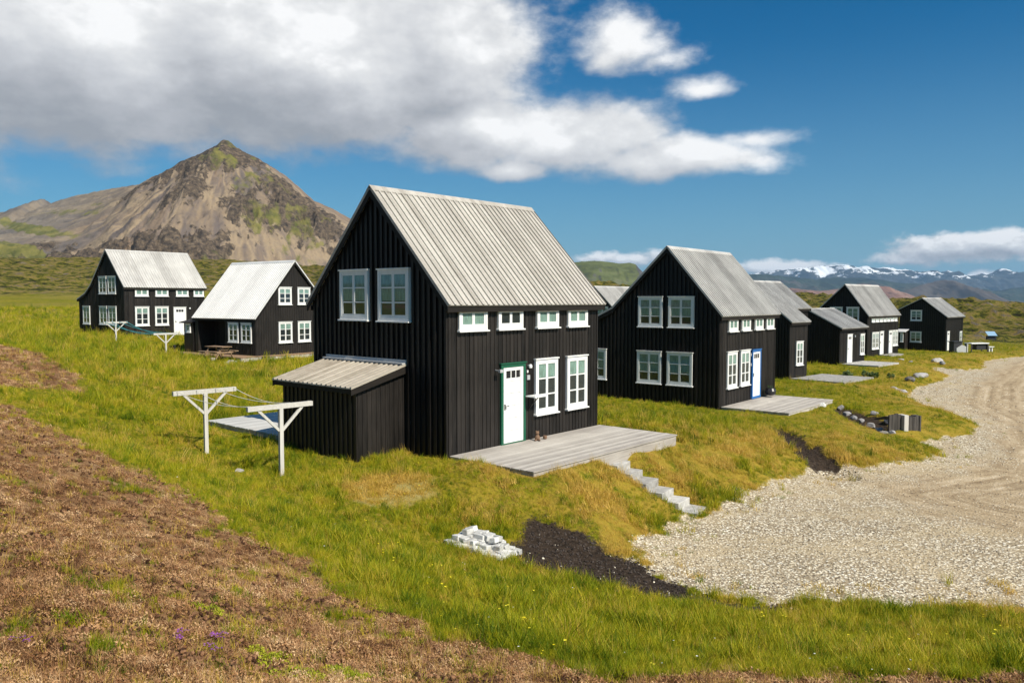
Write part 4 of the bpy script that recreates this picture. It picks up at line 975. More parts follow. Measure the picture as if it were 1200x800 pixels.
def sample(k, rmin, rmax, n, power=1.0, amax=40):
    """points with density falling with distance"""
    u = rng.random(n); t = (rng.random(n) * 2 - 1) * R(amax)
    r = np.exp(np.log(rmin) + (np.log(rmax) - np.log(rmin)) * u ** power)
    return r * np.sin(t), r * np.cos(t)
def rotz(n, tilt=.12): return np.stack([rng.normal(0, tilt, n), rng.normal(0, tilt, n), rng.random(n) * 6.283], 1)
HZ = [(H.location.x, H.location.y, H.rotation_euler.z, a, b_, c, d) for H, a, b_, c, d in
      ((H1, -.05, 6.8, -2.7, 5.6), (H1, -1.6, 0, 1.6, 4.9), (H1, -1.25, 3.9, 5.7, 9.9), (H2, 0, 6.2, -.1, 6.9), (H2, .15, 5.6, -2.85, 0), (H3, 0, 4.6, -3.4, 6.3), (H4W, 0, 4.9, 0, 5.2), (H4W, .3, 4.6, -2.8, 0),
       (H4, 0, 8.1, 0, 4.3), (H5, 0, 6.9, 0, 4.9), (HA, 0, 6.5, 0, 7.9), (HB, -1.3, 7.6, -1.7, 6))]
def outside(x, y):
    ok = np.ones(len(x), bool)
    for hx, hy, a, x0, x1, y0, y1 in HZ:
        dx, dy = x - hx, y - hy; lx = dx * math.cos(a) + dy * math.sin(a); ly = -dx * math.sin(a) + dy * math.cos(a)
        ok &= ~((lx > x0) & (lx < x1) & (ly > y0) & (ly < y1))
    # the concrete steps
    dx, dy = x - A_.x, y - A_.y; s = dx * ax.x + dy * ax.y; t = dx * side.x + dy * side.y
    ok &= ~((s > -.35) & (s < run + .3) & (abs(t) < .46))
    dx, dy = x - ca[0], y - ca[1]; s = dx * axv.x + dy * axv.y; t = dx * sv.x + dy * sv.y
    ok &= ~((s > 0) & (s < LN) & (t > -.1) & (t < .6))
    return ok
def field(x, y):
    z, g, t, b, s, d, l = height(x, y, True); return z + EYE, g, t, b, s, d, l

N_G = 330000
x, y = sample(0, 2.6, 120, N_G, 1.0)
z, g_, t_, b_, s_, d_, l_ = field(x, y); r = np.hypot(x, y)
edge = ragb(x, y, b_)
patchy = fbm(x / 1.3, y / 1.3, 3, 73)
in_grass = ((g_ < 1.1) & (g_ > 0) & (rng.random(N_G) < .035)) | (ragg(x, y, g_) < -.02) & (rags(x, y, s_) < .0) & outside(x, y)
brown = edge > .05
fuzzy = (b_ > -.9) & ~brown
# dry versus green
n2 = fbm(x / 4.5, y / 4.5, 3, 77); bank = sstep(5.5, .8, -g_) * (r > 14.5)
dryp = np.clip(bank * 1.05 * sstep(.40, .56, fbm(x / 1.8, y / 1.8, 4, 79)) + .07 + (.22 + .3 * bank) * sstep(.54, .62, fbm(x / .7, y / .7, 4, 80, .6)) + sstep(-.1, .2, d_) * .9 + sstep(.57, .7, n2) * .3, 0, 1)
isdry = rng.random(N_G) < dryp
m = in_grass & ~brown & ~isdry
lawn = sstep(26, 32, r) * (x > 3)        # mown lawn round the houses down the row
tall = .42 + .55 * sstep(.42, .62, fbm(x / .8, y / .8, 4, 81, .65)) + .45 * sstep(.56, .64, fbm(x / .35, y / .35, 3, 82)) * (rng.random(N_G) < .5)
thin = rng.random(N_G)
base = (1 + sstep(12, 60, r) * 1.6) * tall * (1 - .5 * lawn) * rng.uniform(.7, 1.25, N_G) * (1 - .45 * sstep(-.9, 0, b_))
green_v = [tuft('grass_tuft', BM_green, 26, .15, .10, .010, .8, k) for k in range(4)] + [tuft('grass_tuft', BM_green, 20, .24, .09, .011, .55, 9 + k) for k in range(2)]
k = m
scatter('meadow_grass', 'green meadow grass growing over the slope and between the houses', x[k], y[k], z[k] - .01, base[k], rotz(k.sum()), rng.integers(0, 6, k.sum()), green_v, cat='grass')
k = in_grass & ~brown & isdry
dry_v = [tuft('straw_tuft', BM_dry, 24, .13, .12, .012, 1.1, 30 + q) for q in range(3)] + [tuft('straw_tuft', BM_dry, 10, .26, .05, .006, .35, 40)]
scatter('dry_grass', 'straw-coloured dry grass on the banks beside the gravel', x[k], y[k], z[k] - .01, base[k], rotz(k.sum()), rng.integers(0, 4, k.sum()), dry_v, cat='grass')
print('grass', m.sum(), 'dry', k.sum())
# heather
N_H = 165000
x, y = sample(0, 2.6, 60, N_H, 1.15)
z, g_, t_, b_, s_, d_, l_ = field(x, y); r = np.hypot(x, y)
edge = ragb(x, y, b_)
gpatch = sstep(.64, .72, fbm(x / .9 + 5, y / .7, 4, 83)) * .75
bare = fbm(x / .35, y / .22, 3, 85)
k = (edge > -.05) & (g_ < -.2) & (rng.random(N_H) > gpatch) & (bare < .585)
heath_v = [tuft('heather_tuft', BM_heath, 24, .055, .09, .007, 1.9, 50 + q) for q in range(4)] + [leafball('heather_tuft', BM_heath, 90, .10, .06, .011, 60), tuft('heather_tuft', BM_heath, 9, .15, .05, .005, .5, 61)]
sc_ = (.85 + sstep(8, 40, r)) * rng.uniform(.5, 1.25, N_H)
scatter('heather', 'dead brown heather and moss mat on the near slope', x[k], y[k], z[k] - .005, sc_[k], rotz(k.sum(), .2), rng.integers(0, 6, k.sum()), heath_v, cat='heather')
k4 = (edge > -.1) & (g_ < -.2) & (bare > .54) & (r < 28)
M['redclod'] = stone('reddish_soil_clod', (.05, .021, .011), (.26, .135, .07), 12, rv=.8)
rcl = [bpy.data.objects.new('red_clod', rock_mesh(140 + q, M['redclod'], .024, .018, .014, 1)) for q in range(4)]
scatter('reddish_soil', 'reddish soil crumbs between the heather', x[k4] + .03, y[k4] + .02, z[k4] + .004, rng.uniform(.35, 1.2, k4.sum()) ** 1.4, rotz(k4.sum(), .5), rng.integers(0, 4, k4.sum()), rcl, cat='soil')
k3 = (edge > -.2) & (g_ < -.2) & (rng.random(N_H) < .10) & (r < 40)
scatter('straw_in_heather', 'thin straw-coloured stalks standing in the heather', x[k3], y[k3], z[k3] - .01, sc_[k3] * .62, rotz(k3.sum()), rng.integers(0, 4, k3.sum()), dry_v, cat='grass')
k2 = (edge > -.05) & (g_ < -.2) & ~k & (bare < .60)
if k2.sum(): scatter('patchy_grass', 'low green grass showing through the heather', x[k2], y[k2], z[k2] - .01, sc_[k2] * .6, rotz(k2.sum()), rng.integers(0, 6, k2.sum()), green_v, cat='grass')
print('heath', k.sum(), k2.sum())
# gravel stones
N_S = 190000
x, y = sample(0, 9, 60, N_S, 1.3)
z, g_, t_, b_, s_, d_, l_ = field(x, y); r = np.hypot(x, y)
k = (ragg(x, y, g_) > -.12) & (rng.random(N_S) > .75 * sstep(-2.5, 1, t_ + 1.8 * (fbm(x / 4, y / 1.8, 3, 88) > .56) + (fbm(x / 2, y / 5, 3, 87) - .5) * 7))
peb = [bpy.data.objects.new('pebble', rock_mesh(100 + q, M['pebble'], .0155, .012, .008, 1)) for q in range(5)]
scatter('gravel', 'pale loose gravel stones on the turning area', x[k], y[k], z[k] + .003, (rng.uniform(.5, 1.3, N_S) ** 1.5 * (1 + sstep(14, 50, r) * 1.2))[k], rotz(k.sum(), .3), rng.integers(0, 5, k.sum()), peb, cat='gravel')
# dark soil clods
x, y = sample(0, 12, 30, 60000, 1.0, 25)
z, g_, t_, b_, s_, d_, l_ = field(x, y)
k = (rags(x, y, s_) > -.08) & (rng.random(60000) < .75)
clod = [bpy.data.objects.new('soil_clod', rock_mesh(120 + q, M['darkpebble'], .035, .028, .022, 1)) for q in range(4)] + [bpy.data.objects.new('pebble', rock_mesh(130, M['pebble'], .03, .022, .016, 1))]
ii = np.where(rng.random(k.sum()) < .03, 0, rng.integers(1, 5, k.sum()))   # children sort by name: the pebble comes first
scatter('dark_soil', 'dark volcanic soil clods in the washed-out strip', x[k], y[k], z[k], rng.uniform(.3, 1.15, k.sum()) ** 1.5, rotz(k.sum(), .5), ii, clod, cat='soil')
# flowers
def flower(name, mat, h, seed, n=1):
    r_ = random.Random(seed); mb = MB()
    for q in range(n):
        x0, y0, hh = r_.uniform(-.06, .06), r_.uniform(-.06, .06), h * r_.uniform(.7, 1.1)
        for p in range(6):
            a = p * 1.047; c = Vector((x0, y0, hh)); u = Vector((math.cos(a), math.sin(a), .25)) * .016; w_ = Vector((-math.sin(a), math.cos(a), 0)) * .007; mb.add([c, c + u * .6 + w_, c + u, c + u * .6 - w_], [(0, 1, 2, 3)])
    return bpy.data.objects.new(name, mb.mesh(name, mat, False))
fx, fy = sample(0, 6, 30, 700, 1.0, 36); z, g_, t_, b_, s_, d_, l_ = field(fx, fy)
k = (b_ < .1) & (g_ < -.4) & (s_ < -.3) & outside(fx, fy) & (fbm(fx / 2, fy / 2, 3, 91) > .56)
scatter('yellow_flowers', 'tiny yellow flowers in the meadow', fx[k], fy[k], z[k] + .02, rng.uniform(.5, 1.1, k.sum()), rotz(k.sum(), .1), rng.integers(0, 2, k.sum()), [flower('yellow_flower', BM_yellow, .2, 1, 2), flower('yellow_flower', BM_yellow, .16, 2, 1)], cat='flowers')
fx, fy = sample(0, 4, 30, 250, 1.0, 36); z, g_, t_, b_, s_, d_, l_ = field(fx, fy); k = (g_ < -.4) & (s_ < -.3) & (b_ < 0) & outside(fx, fy)
scatter('white_flowers', 'tiny white flowers in the grass', fx[k], fy[k], z[k] + .02, rng.uniform(.4, .8, k.sum()), rotz(k.sum(), .1), rng.integers(0, 1, k.sum()), [flower('white_flower', BM_whitef, .14, 3, 1)], cat='flowers')
def clump(name, u, v, zr, variants, n, spread, scl, label, cat, lift=0.0):
    px, py = Pz(u, v, zr); xx = px + rng.normal(0, spread, n); yy = py + rng.normal(0, spread * .8, n); zz = height(xx, yy) + EYE + lift
    return scatter(name, label, xx, yy, zz, rng.uniform(.7, 1.3, n) * scl, rotz(n, .15), rng.integers(0, len(variants), n), variants, cat=cat)
lime_v = [leafball('lime_shrub_sprig', BM_lime, 160, .09, .07, .010, 70 + q) for q in range(3)]
pur = [flower('purple_flower', BM_purple, .05, 80 + q, 6) for q in range(2)]
for q, (u, v, zr, nn, sp) in enumerate([(310,768,-2.55,16,.10),(350,790,-2.55,18,.11),(398,775,-2.6,10,.07),(235,715,-2.55,7,.09),(445,735,-3.3,6,.08),(418,788,-2.62,12,.09)]):
    clump('lime_shrub', u, v, zr, lime_v, nn, sp, .8, 'low lime-green shrub in the brown heather, clump %s' % ['left of the biggest','largest at the lower edge','right of the biggest','alone up the slope','near the grass edge','at the lower edge, rightmost'][q], 'shrub')
for q, (u, v, zr, nn, sp) in enumerate([(208,762,-2.5,8,.045),(257,749,-2.5,7,.04),(245,770,-2.52,4,.05),(15,765,-2.2,3,.05)]):
    clump('purple_flowers', u, v, zr, pur, nn, sp, .5, 'patch of tiny purple thyme flowers in the heather, %s' % ['lower left of the main pair','upper right of the main pair','below the main pair','near the left edge'][q], 'flowers', .02)
gt = [tuft('grass_tuft', BM_green, 40, .12, .10, .012, .9, 90)]
for q, (u, v, zr, nn, sp) in enumerate([(85,730,-2.3,9,.05),(275,700,-2.7,7,.06),(150,710,-2.4,7,.06),(290,745,-2.6,14,.14)]):
    clump('grass_clump', u, v, zr, gt, nn, sp, .7, 'isolated green grass clump in the heather, %s' % ['nearest the left edge','small and highest up the slope','between the two others','broad, beside the purple flowers'][q], 'grass')
big = leafball('leaf_sprig', blade_mat('pale_leaf', [(.3, (.09, .14, .04)), (.7, (.24, .30, .12))], 3), 60, .22, .35, .10, 95)
clump('leafy_plant', 1010, 442, -5.05, [big], 9, .45, 1.0, 'broad-leaved pale green plant beside the paved terrace', 'plant', .05)

# ------------------------------------------------------------------ mountains
def attr_mat(name, build):
    m, nt, b, o = new_mat(name); g = G(nt); build(g, b); b.inputs['Roughness'].default_value = .95; b.inputs['Specular IOR Level'].default_value = .05; return m
def ip(pts, x):
    a = np.array(pts, float); return np.interp(x, a[:, 0], a[:, 1])
# the conical mountain, 2 km away
D = 2000.0; k_ = D / F
SIL = [(-700,330),(-500,300),(-300,275),(-150,262),(0,250),(22,247),(40,238),(55,234.5),(62,240),(90,232),(128,223.5),(169,217),(183,209),(198,203),(215,192),(227,187),(240,182),(253,175.5),(261,171.5),(265,169.5),(271,169.5),(277,172.5),(290,180),(312,190.5),(334,205),(352,220),(370,236),(389,244),(411,256.5),(450,275),(500,294),(600,325),(720,345),(900,362)]
nx, ny = 1050, 420
uu = np.linspace(-650, 880, nx); dd = np.linspace(-900, 620, ny)
UU, DD = np.meshgrid(uu, dd); U = UU.ravel(); Dd = DD.ravel()
pk = np.array([(268 - 600) * k_, D])
hs = (352 - ip(SIL, U)) * k_                      # height of the skyline at each azimuth
hw = (352 - ip([(-700,330),(-200,268),(0,256),(128,228),(200,204),(268,170),(334,206),(411,258),(500,294),(720,345),(900,362)], U)) * k_
left = sstep(205, 90, U)
yoff = 260 * left                                  # the long left shoulder stands farther back
yy = Dd - yoff
r_pk = np.hypot((U - 268) * k_, Dd)
ang = np.arctan2((U - 268) * k_, -Dd)
# wedge profile in depth, rounder towards the cone
sl = .56 - .30 * left
warp = 60 * (fbm(U / 60, Dd / 140, 4, 201) - .5) * sstep(20, 260, abs(yy))
drop = sl * (np.sqrt((yy + warp) ** 2 + 30 ** 2) - 30)
cone_l = np.maximum(0, r_pk - abs((U - 268) * k_)) * .0
hs = hs * (1 + yoff / D) * (1 + np.minimum(Dd - yoff, 0) / D); hh = hs - drop + 7 * np.exp(-((U - 268.5) / 7) ** 4 - (Dd / 14) ** 2) + 8 * (ridged(U / 8, Dd / 30, 4, 245, .6) - .8) * (1 - sstep(20, 140, abs(yy))) * sstep(420, 350, U)
# gullies and crags
edge_f = sstep(0, 120, abs(yy))
low = sstep(-140, -380, Dd) * sstep(20, 140, U) * (1 - sstep(330, 430, U))
gul = (ridged(ang * 9 + .4 * fbm(r_pk / 90, ang * 3, 2, 5), r_pk / 700, 4, 211) - .55) * 17 * sstep(30, 260, r_pk) * edge_f * (1 - .6 * left)
hh = hh + gul + 14 * (fbm(U / 9, Dd / 20, 5, 221, .6) - .5) * edge_f
crag_n = ridged(U / 26 + .3, Dd / 75, 5, 231, .6)
# bands of outcrop: summit block and lower crags
def blob(u0, d0, su, sd): return np.exp(-((U - u0) / su) ** 2 - ((Dd - d0) / sd) ** 2)
crag_m = np.clip(blob(272, -35, 48, 80) * .95 + .8 * blob(352, -120, 24, 90) + .8 * blob(385, -110, 30, 70) + .9 * blob(306, -430, 30, 80) + .95 * blob(205, -430, 60, 75) + .6 * blob(255, -230, 26, 60) + .55 * blob(318, -230, 22, 70) + .5 * blob(150, -380, 30, 60) + .6 * blob(240, -90, 32, 60) + .65 * blob(130, -300, 34, 90) + .5 * blob(190, -60, 30, 60), 0, 1)
cr = crag_m * sstep(.42, .68, crag_n)
hh = hh + cr * (10 + 30 * sstep(60, 160, abs(Dd))) * edge_f + crag_m * 10 * (ridged(U / 7, Dd / 20, 4, 241, .6) - .5) * (.25 + .75 * edge_f)
hh += cr * edge_f * 14 * (ridged(U / 3.2, Dd / 9, 4, 243, .6) - .5) + (1 - left) * 5 * edge_f * (ridged(U / 5, Dd / 40, 4, 244, .55) - .5)
hh += (1 - left) * edge_f * (16 * (ridged(U / 22, Dd / 60, 4, 247, .55) - .5))
hh += 34 * low * (fbm(U / 28, Dd / 70, 4, 251) - .45)
hh += np.where(abs(U - 217) < 7, 14 * np.exp(-((U - 217) / 3) ** 2 - ((Dd + 400) / 16) ** 2), 0)
base_z = 20 + 50 * sstep(300, -200, U)
hh += 7 * left * (ridged(U / 6, Dd / 40, 4, 249, .6) - .6) * (1 - sstep(15, 90, abs(yy))) + 30 * np.floor(np.clip(fbm(U / 30, Dd / 60, 3, 256), 0, 1) * 6 + hh / 60 % 1 * .0) / 6 * crag_m * 0
hh = np.maximum(hh, base_z - 60 + 12 * fbm(U / 40, Dd / 90, 4, 261))
yw = D + Dd; Xw = (U - 600) / F * yw               # fan layout keeps the skyline continuous as one passes it
Xw = (U - 600) * k_ * (1 + yoff / D + (Dd - yoff) / D * .15)
slope = np.zeros((ny, nx)); H2d = hh.reshape(ny, nx)
gy, gx = np.gradient(H2d, dd[1] - dd[0], (uu[1] - uu[0]) * k_); slope = np.hypot(gx, gy).ravel()
st = fbm(ang * 9 + .9 * fbm(U / 40, Dd / 150, 4, 272), r_pk / 260, 6, 271, .62)
st2 = fbm(ang * 3 + .8 * fbm(U / 60, Dd / 200, 3, 282), r_pk / 200, 4, 281)
cliff = np.clip(sstep(1.3, 2.0, slope) * .3 + cr * 1.05 + .95 * crag_m * sstep(.46, .6, ridged(U / 9, Dd / 30, 4, 246, .6)), 0, 1)
greenm = np.clip(sstep(.40, .66, fbm(U / 12, Dd / 50, 4, 291)) * (.9 * blob(285, -60, 60, 120) + 1.0 * blob(325, -470, 30, 80) + .7 * blob(390, -200, 50, 160) + .6 * blob(340, -240, 30, 80) + .35 * blob(130, -300, 40, 100)) + left * sstep(210, -60, Dd) * (1.4 * sstep(.33, .52, fbm(U / 26 + Dd / 60, Dd / 320, 4, 301))) + .15 * sstep(.55, .7, fbm(U / 14, Dd / 40, 4, 311)), 0, 1)
me = grid_mesh('cone_mountain', Xw, D + Dd, hh + EYE, nx, ny, False, {'streak': st, 'streak2': st2, 'cliff': cliff, 'green': greenm, 'left': left})
o = bpy.data.objects.new('cone_mountain', me); COL.objects.link(o); tag(o, kind='structure')
def mm(g, b):
    p = g.pos()
    scree = g.ramp(g.math('ADD', g.math('MULTIPLY', g.attr('streak'), .6), g.math('MULTIPLY', g.attr('streak2'), .4)), [(.30, (.10, .085, .08)), (.42, (.15, .12, .105)), (.48, (.24, .18, .125)), (.53, (.31, .235, .155)), (.60, (.18, .14, .115)), (.72, (.27, .19, .12))])
    scree = g.mix(g.math('MULTIPLY', g.step(g.noise(p, .03, 8, .7), .45, .7), .35), scree, (.13, .11, .10))
    c = g.mix(g.math('MULTIPLY', g.attr('left'), .55), scree, g.ramp(g.noise(p, .012, 6, .6), [(.35, (.10, .10, .10)), (.6, (.24, .21, .17))]))
    c = g.mix(g.step(g.math('ADD', g.attr('cliff'), g.math('MULTIPLY', g.math('SUBTRACT', g.noise(p, .05, 8, .75), .5), 1.3)), .42, .60), c, g.ramp(g.noise(p, .09, 8, .75), [(.38, (.03, .025, .022)), (.55, (.12, .09, .065)), (.70, (.24, .18, .12))]))
    c = g.mix(g.math('MULTIPLY', g.step(g.math('ADD', g.attr('green'), g.math('MULTIPLY', g.math('SUBTRACT', g.noise(p, .035, 10, .8), .5), 2.2)), .45, .95), .85), c, g.ramp(g.noise(p, .03, 5), [(.4, (.10, .11, .025)), (.65, (.21, .19, .05))]))
    g.l(c, b.inputs['Base Color'])
    bp = g.n('ShaderNodeBump'); bp.inputs['Strength'].default_value = .8; bp.inputs['Distance'].default_value = 9; g.l(g.noise(p, .045, 10, .72), bp.inputs['Height']); g.l(bp.outputs[0], b.inputs['Normal'])
o.data.materials.append(attr_mat('mountain_scree', mm))

def ridge(name, D, prof, u0, u1, depth, slope_, mat, rough_amp, nscale, seed, base=-40, nx=420, ny=110, crag=0.0):
    k = D / F; uu = np.linspace(u0, u1, nx); dd = np.linspace(-depth, depth * .6, ny); UU, DD = np.meshgrid(uu, dd); U = UU.ravel(); Dd = DD.ravel()
    hs = (352 - ip(prof, U)) * k
    ef = sstep(0, depth * .15, abs(Dd))
    w = depth * .12 * (fbm(U / 30, Dd / (depth * .3), 3, seed) - .5)
    hh = hs - slope_ * np.maximum(0, abs(Dd) - 0) - slope_ * w * ef
    jag = (ridged(U / nscale, Dd / (nscale * k * 1.6), 6, seed + 3, .58) - .55)
    hh += rough_amp * jag * (.3 + .7 * ef)
    hh += rough_amp * 1.2 * (ridged(U / nscale / 3 + 9, Dd / (nscale * k * 9), 3, seed + 9) - .55) * ef
    hh = np.maximum(hh, base + 15 * fbm(U / 50, Dd / 900, 3, seed + 5))
    H2 = hh.reshape(ny, nx); gy, gx = np.gradient(H2, dd[1] - dd[0], (uu[1] - uu[0]) * k); sl = np.hypot(gx, gy).ravel()
    me = grid_mesh(name, (U - 600) * k, D + Dd, hh + EYE, nx, ny, False, {'hgt': hh, 'slp': sl, 'jag': jag})
    o = bpy.data.objects.new(name, me); COL.objects.link(o); tag(o, kind='structure'); me.materials.append(mat); return o
def tm(g, b):
    p = g.pos(); c = g.ramp(g.noise(g.scale(p, 1, 1, 3), .004, 9, .7), [(.36, (.035, .035, .025)), (.47, (.075, .085, .025)), (.58, (.11, .125, .04)), (.70, (.14, .13, .08))])
    c = g.mix(g.step(g.attr('slp'), .55, .95), c, g.ramp(g.noise(g.scale(p, 1, 1, 4), .01, 8, .7), [(.35, (.035, .034, .035)), (.65, (.11, .10, .095))])); g.l(c, b.inputs['Base Color'])
def blu(g, b):
    p = g.pos(); c = g.ramp(g.noise(p, .0009, 9, .7), [(.35, (.012, .020, .022)), (.5, (.03, .045, .03)), (.68, (.075, .062, .055))]); g.l(c, b.inputs['Base Color'])
def red(g, b):
    p = g.pos(); c = g.ramp(g.noise(g.scale(p, 1, .3, .5), .003, 9, .7), [(.35, (.10, .06, .05)), (.5, (.22, .12, .085)), (.68, (.30, .21, .17))]); g.l(c, b.inputs['Base Color'])
def snow(g, b):
    p = g.pos(); n_ = g.noise(g.scale(p, 1, .6, 2.2), .0024, 10, .68)
    f = g.step(g.math('ADD', g.math('ADD', g.math('MULTIPLY', g.attr('hgt'), .0006), g.math('MULTIPLY', n_, 1.4)), g.math('MULTIPLY', g.attr('jag'), -.25)), 1.12, 1.18)
    c = g.mix(f, g.ramp(n_, [(.35, (.022, .026, .032)), (.65, (.06, .062, .06))]), (.82, .84, .87)); g.l(c, b.inputs['Base Color'])
def dusk(g, b):
    p = g.pos(); c = g.ramp(g.noise(g.scale(p, 1, .3, .5), .002, 9, .7), [(.35, (.05, .042, .038)), (.5, (.085, .07, .06)), (.7, (.13, .11, .095))]); g.l(c, b.inputs['Base Color'])
ridge('table_mountain', 4800, [(480,345),(560,330),(620,314),(650,310),(679,306.5),(703,305.5),(724,308.3),(738,307.5),(744,309.5),(749,315),(755,321),(765,326),(800,333),(860,341),(950,352)], 450, 960, 1500, .42, attr_mat('table_mountain_rock', tm), 26, 16, 401, nx=420, ny=160)
ridge('snow_mountains', 21000, [(800,330),(870,322),(920,316),(960,312),(975,311.5),(988,310.5),(1000,313),(1010,312),(1024,314),(1038,312.5),(1050,317),(1060,316),(1070,319),(1080,318),(1092,317),(1100,320),(1109,317.5),(1117,323),(1126,326),(1134,320.5),(1150,322),(1161,322),(1168,317),(1173,314.8),(1177,315.6),(1183,319),(1191,323),(1200,321),(1220,317),(1260,322),(1320,316),(1400,324),(1500,330),(1650,345)], 780, 1680, 7500, .26, attr_mat('snow_mountain_rock', snow), 330, 15, 421, base=-60, nx=620, ny=150)
ridge('blue_foothills', 13000, [(640,338),(760,330),(850,325),(880,321.5),(905,323),(925,324),(950,327),(965,326),(985,325),(1010,326),(1030,327),(1060,332),(1080,333),(1110,334),(1150,342),(1200,336),(1260,333),(1400,338),(1600,350)], 620, 1640, 4200, .2, attr_mat('foothill_slopes', blu), 150, 18, 441, base=-60, nx=520)
ridge('red_hills', 8000, [(860,350),(880,341),(905,337),(930,338),(960,341),(985,338),(1005,333),(1018,333),(1032,336),(1048,340),(1062,344),(1075,352),(1100,358)], 850, 1110, 1400, .2, attr_mat('red_scree', red), 40, 10, 461, base=-60, nx=260)
ridge('dark_mound', 10000, [(1020,356),(1050,344),(1075,335),(1095,329),(1104,327.5),(1118,329),(1131,335),(1150,343),(1175,351),(1200,354),(1250,352),(1330,344),(1420,350),(1500,356)], 1010, 1510, 2600, .25, attr_mat('mound_scree', dusk), 75, 12, 481, base=-60, nx=360)

# ------------------------------------------------------------------ air
hz = bpy.data.meshes.new('haze'); ob = MB(); ob.box(-34000, 34000, -2500, 46000, -140, 1140)
o = ob.build('haze', None) if False else None
me = bpy.data.meshes.new('haze'); me.from_pydata(ob.v, [], ob.f); me.update()
hz = bpy.data.objects.new('haze', me); COL.objects.link(hz); tag(hz, kind='stuff')
m = bpy.data.materials.new('haze_air'); m.use_nodes = True; nt = m.node_tree
for n_ in list(nt.nodes): nt.nodes.remove(n_)
oo = nt.nodes.new('ShaderNodeOutputMaterial'); pv = nt.nodes.new('ShaderNodeVolumePrincipled'); nt.links.new(pv.outputs[0], oo.inputs['Volume'])
pv.inputs['Color'].default_value = (.42, .68, 1.0, 1); pv.inputs['Density'].default_value = 2.5e-5; pv.inputs['Anisotropy'].default_value = 0.0
me.materials.append(m); m.cycles.volume_sampling = 'DISTANCE'; m.cycles.homogeneous_volume = True

# ------------------------------------------------------------------ sun and sky
SUN_EL = 44.0; sx, sy = .72, -.69; SAZ = math.atan2(sx, sy)
sd = bpy.data.lights.new('sun', 'SUN'); sd.energy = 5.0; sd.angle = R(.5); sd.color = (1.0, .91, .76); so = bpy.data.objects.new('sun', sd); COL.objects.link(so)
dv = Vector((math.sin(SAZ) * math.cos(R(SUN_EL)), math.cos(SAZ) * math.cos(R(SUN_EL)), math.sin(R(SUN_EL)))); so.rotation_euler = dv.to_track_quat('Z', 'Y').to_euler(); so.location = (0, 0, 60)
wd = bpy.data.worlds.new('World'); sc.world = wd; wd.use_nodes = True; nt = wd.node_tree
for n_ in list(nt.nodes): nt.nodes.remove(n_)
g = G(nt); wo = g.n('ShaderNodeOutputWorld'); bg = g.n('ShaderNodeBackground'); g.l(bg.outputs[0], wo.inputs[0])
sky = g.n('ShaderNodeTexSky', sky_type='NISHITA'); sky.sun_disc = False; sky.sun_elevation = R(SUN_EL); sky.sun_rotation = SAZ; sky.air_density = 1.0; sky.dust_density = 1.3; sky.ozone_density = 3.0; sky.altitude = 0
dirv = g.n('ShaderNodeTexCoord').outputs['Generated']
def azel(u, v):
    d = ray(u, v); return math.atan2(d[0], d[1]), math.atan2(d[2], math.hypot(d[0], d[1]))
# (u, v, half width, half height up, half height down, strength) of the cloud masses
CL = [(120,60,330,170,128,1.5),(330,70,300,170,118,1.4),(520,60,135,140,100,1.0),(560,160,110,60,52,1.0),(660,165,130,62,50,.9),(800,190,125,30,26,.8),(870,165,75,16,16,.45),(600,200,60,20,16,.7),
      (722,48,62,42,34,.62),(830,104,48,20,18,.52),(775,70,48,16,14,.30),
      (1110,292,100,22,18,1.0),(1170,285,90,20,22,1.0),(1290,285,120,26,24,1.0),(1070,300,62,16,12,.7),
      (905,314,75,12,14,.75),(960,318,38,9,9,.5),(745,303,52,11,10,.7),(700,302,40,9,9,.6),(1150,322,18,7,6,.5),
      (-300,80,300,200,110,1.3),(500,-300,500,160,160,.6),(-900,0,500,120,120,.9),(2100,100,400,160,90,.9)]
ng = bpy.data.node_groups.new('cloud_field', 'ShaderNodeTree')
ng.interface.new_socket('P', in_out='INPUT', socket_type='NodeSocketVector'); ng.interface.new_socket('F', in_out='OUTPUT', socket_type='NodeSocketFloat')
q = G(ng); gi = q.n('NodeGroupInput'); go = q.n('NodeGroupOutput'); pin = gi.outputs[0]
sep = q.n('ShaderNodeSeparateXYZ'); q.l(pin, sep.inputs[0])
pa, pe = sep.outputs[0], sep.outputs[1]
w1 = q.noise(pin, 5.5, 3, .5, True); wv = q.vec('MULTIPLY', q.vec('SUBTRACT', w1, (.5, .5, .5)), (.10, .06, 0)); 
s2 = q.n('ShaderNodeSeparateXYZ'); q.l(q.vec('ADD', pin, wv), s2.inputs[0]); pa2, pe2 = s2.outputs[0], s2.outputs[1]
cur = None
for (u, v, w_, hu, hd, st_) in CL:
    a, e = azel(u, v)
    if 0 <= u <= 1250: ra = w_ / F * math.cos(a) ** 2 * 1.05; ru, rd = hu / F * math.cos(a), hd / F * math.cos(a)
    else: ra = w_ / F * .8; ru, rd = hu / F, hd / F
    small = hu < 50
    xx = pa if hu < 24 else pa2; yy_ = pe if hu < 24 else pe2
    dx = q.math('DIVIDE', q.math('SUBTRACT', xx, a), ra); de = q.math('SUBTRACT', yy_, e)
    dy = q.math('MAXIMUM', q.math('DIVIDE', de, ru), q.math('DIVIDE', de, -rd))
    r2 = q.math('ADD', q.math('MULTIPLY', dx, dx), q.math('MULTIPLY', dy, dy))
    f = q.math('MULTIPLY', q.math('SUBTRACT', 1.0, q.math('SQRT', r2)), st_)
    cur = f if cur is None else q.math('SMOOTH_MAX', cur, f, .12)
nz1 = q.noise(q.vec('MULTIPLY', pin, (1, 1.7, 1)), 9, 9, .56); nz2 = q.noise(q.vec('MULTIPLY', pin, (1, 1.5, 1)), 30, 7, .6)
nz3 = q.noise(q.vec('MULTIPLY', pin, (1, 1.6, 1)), 26, 8, .58)
lowf = q.step(pe, .13, .085)
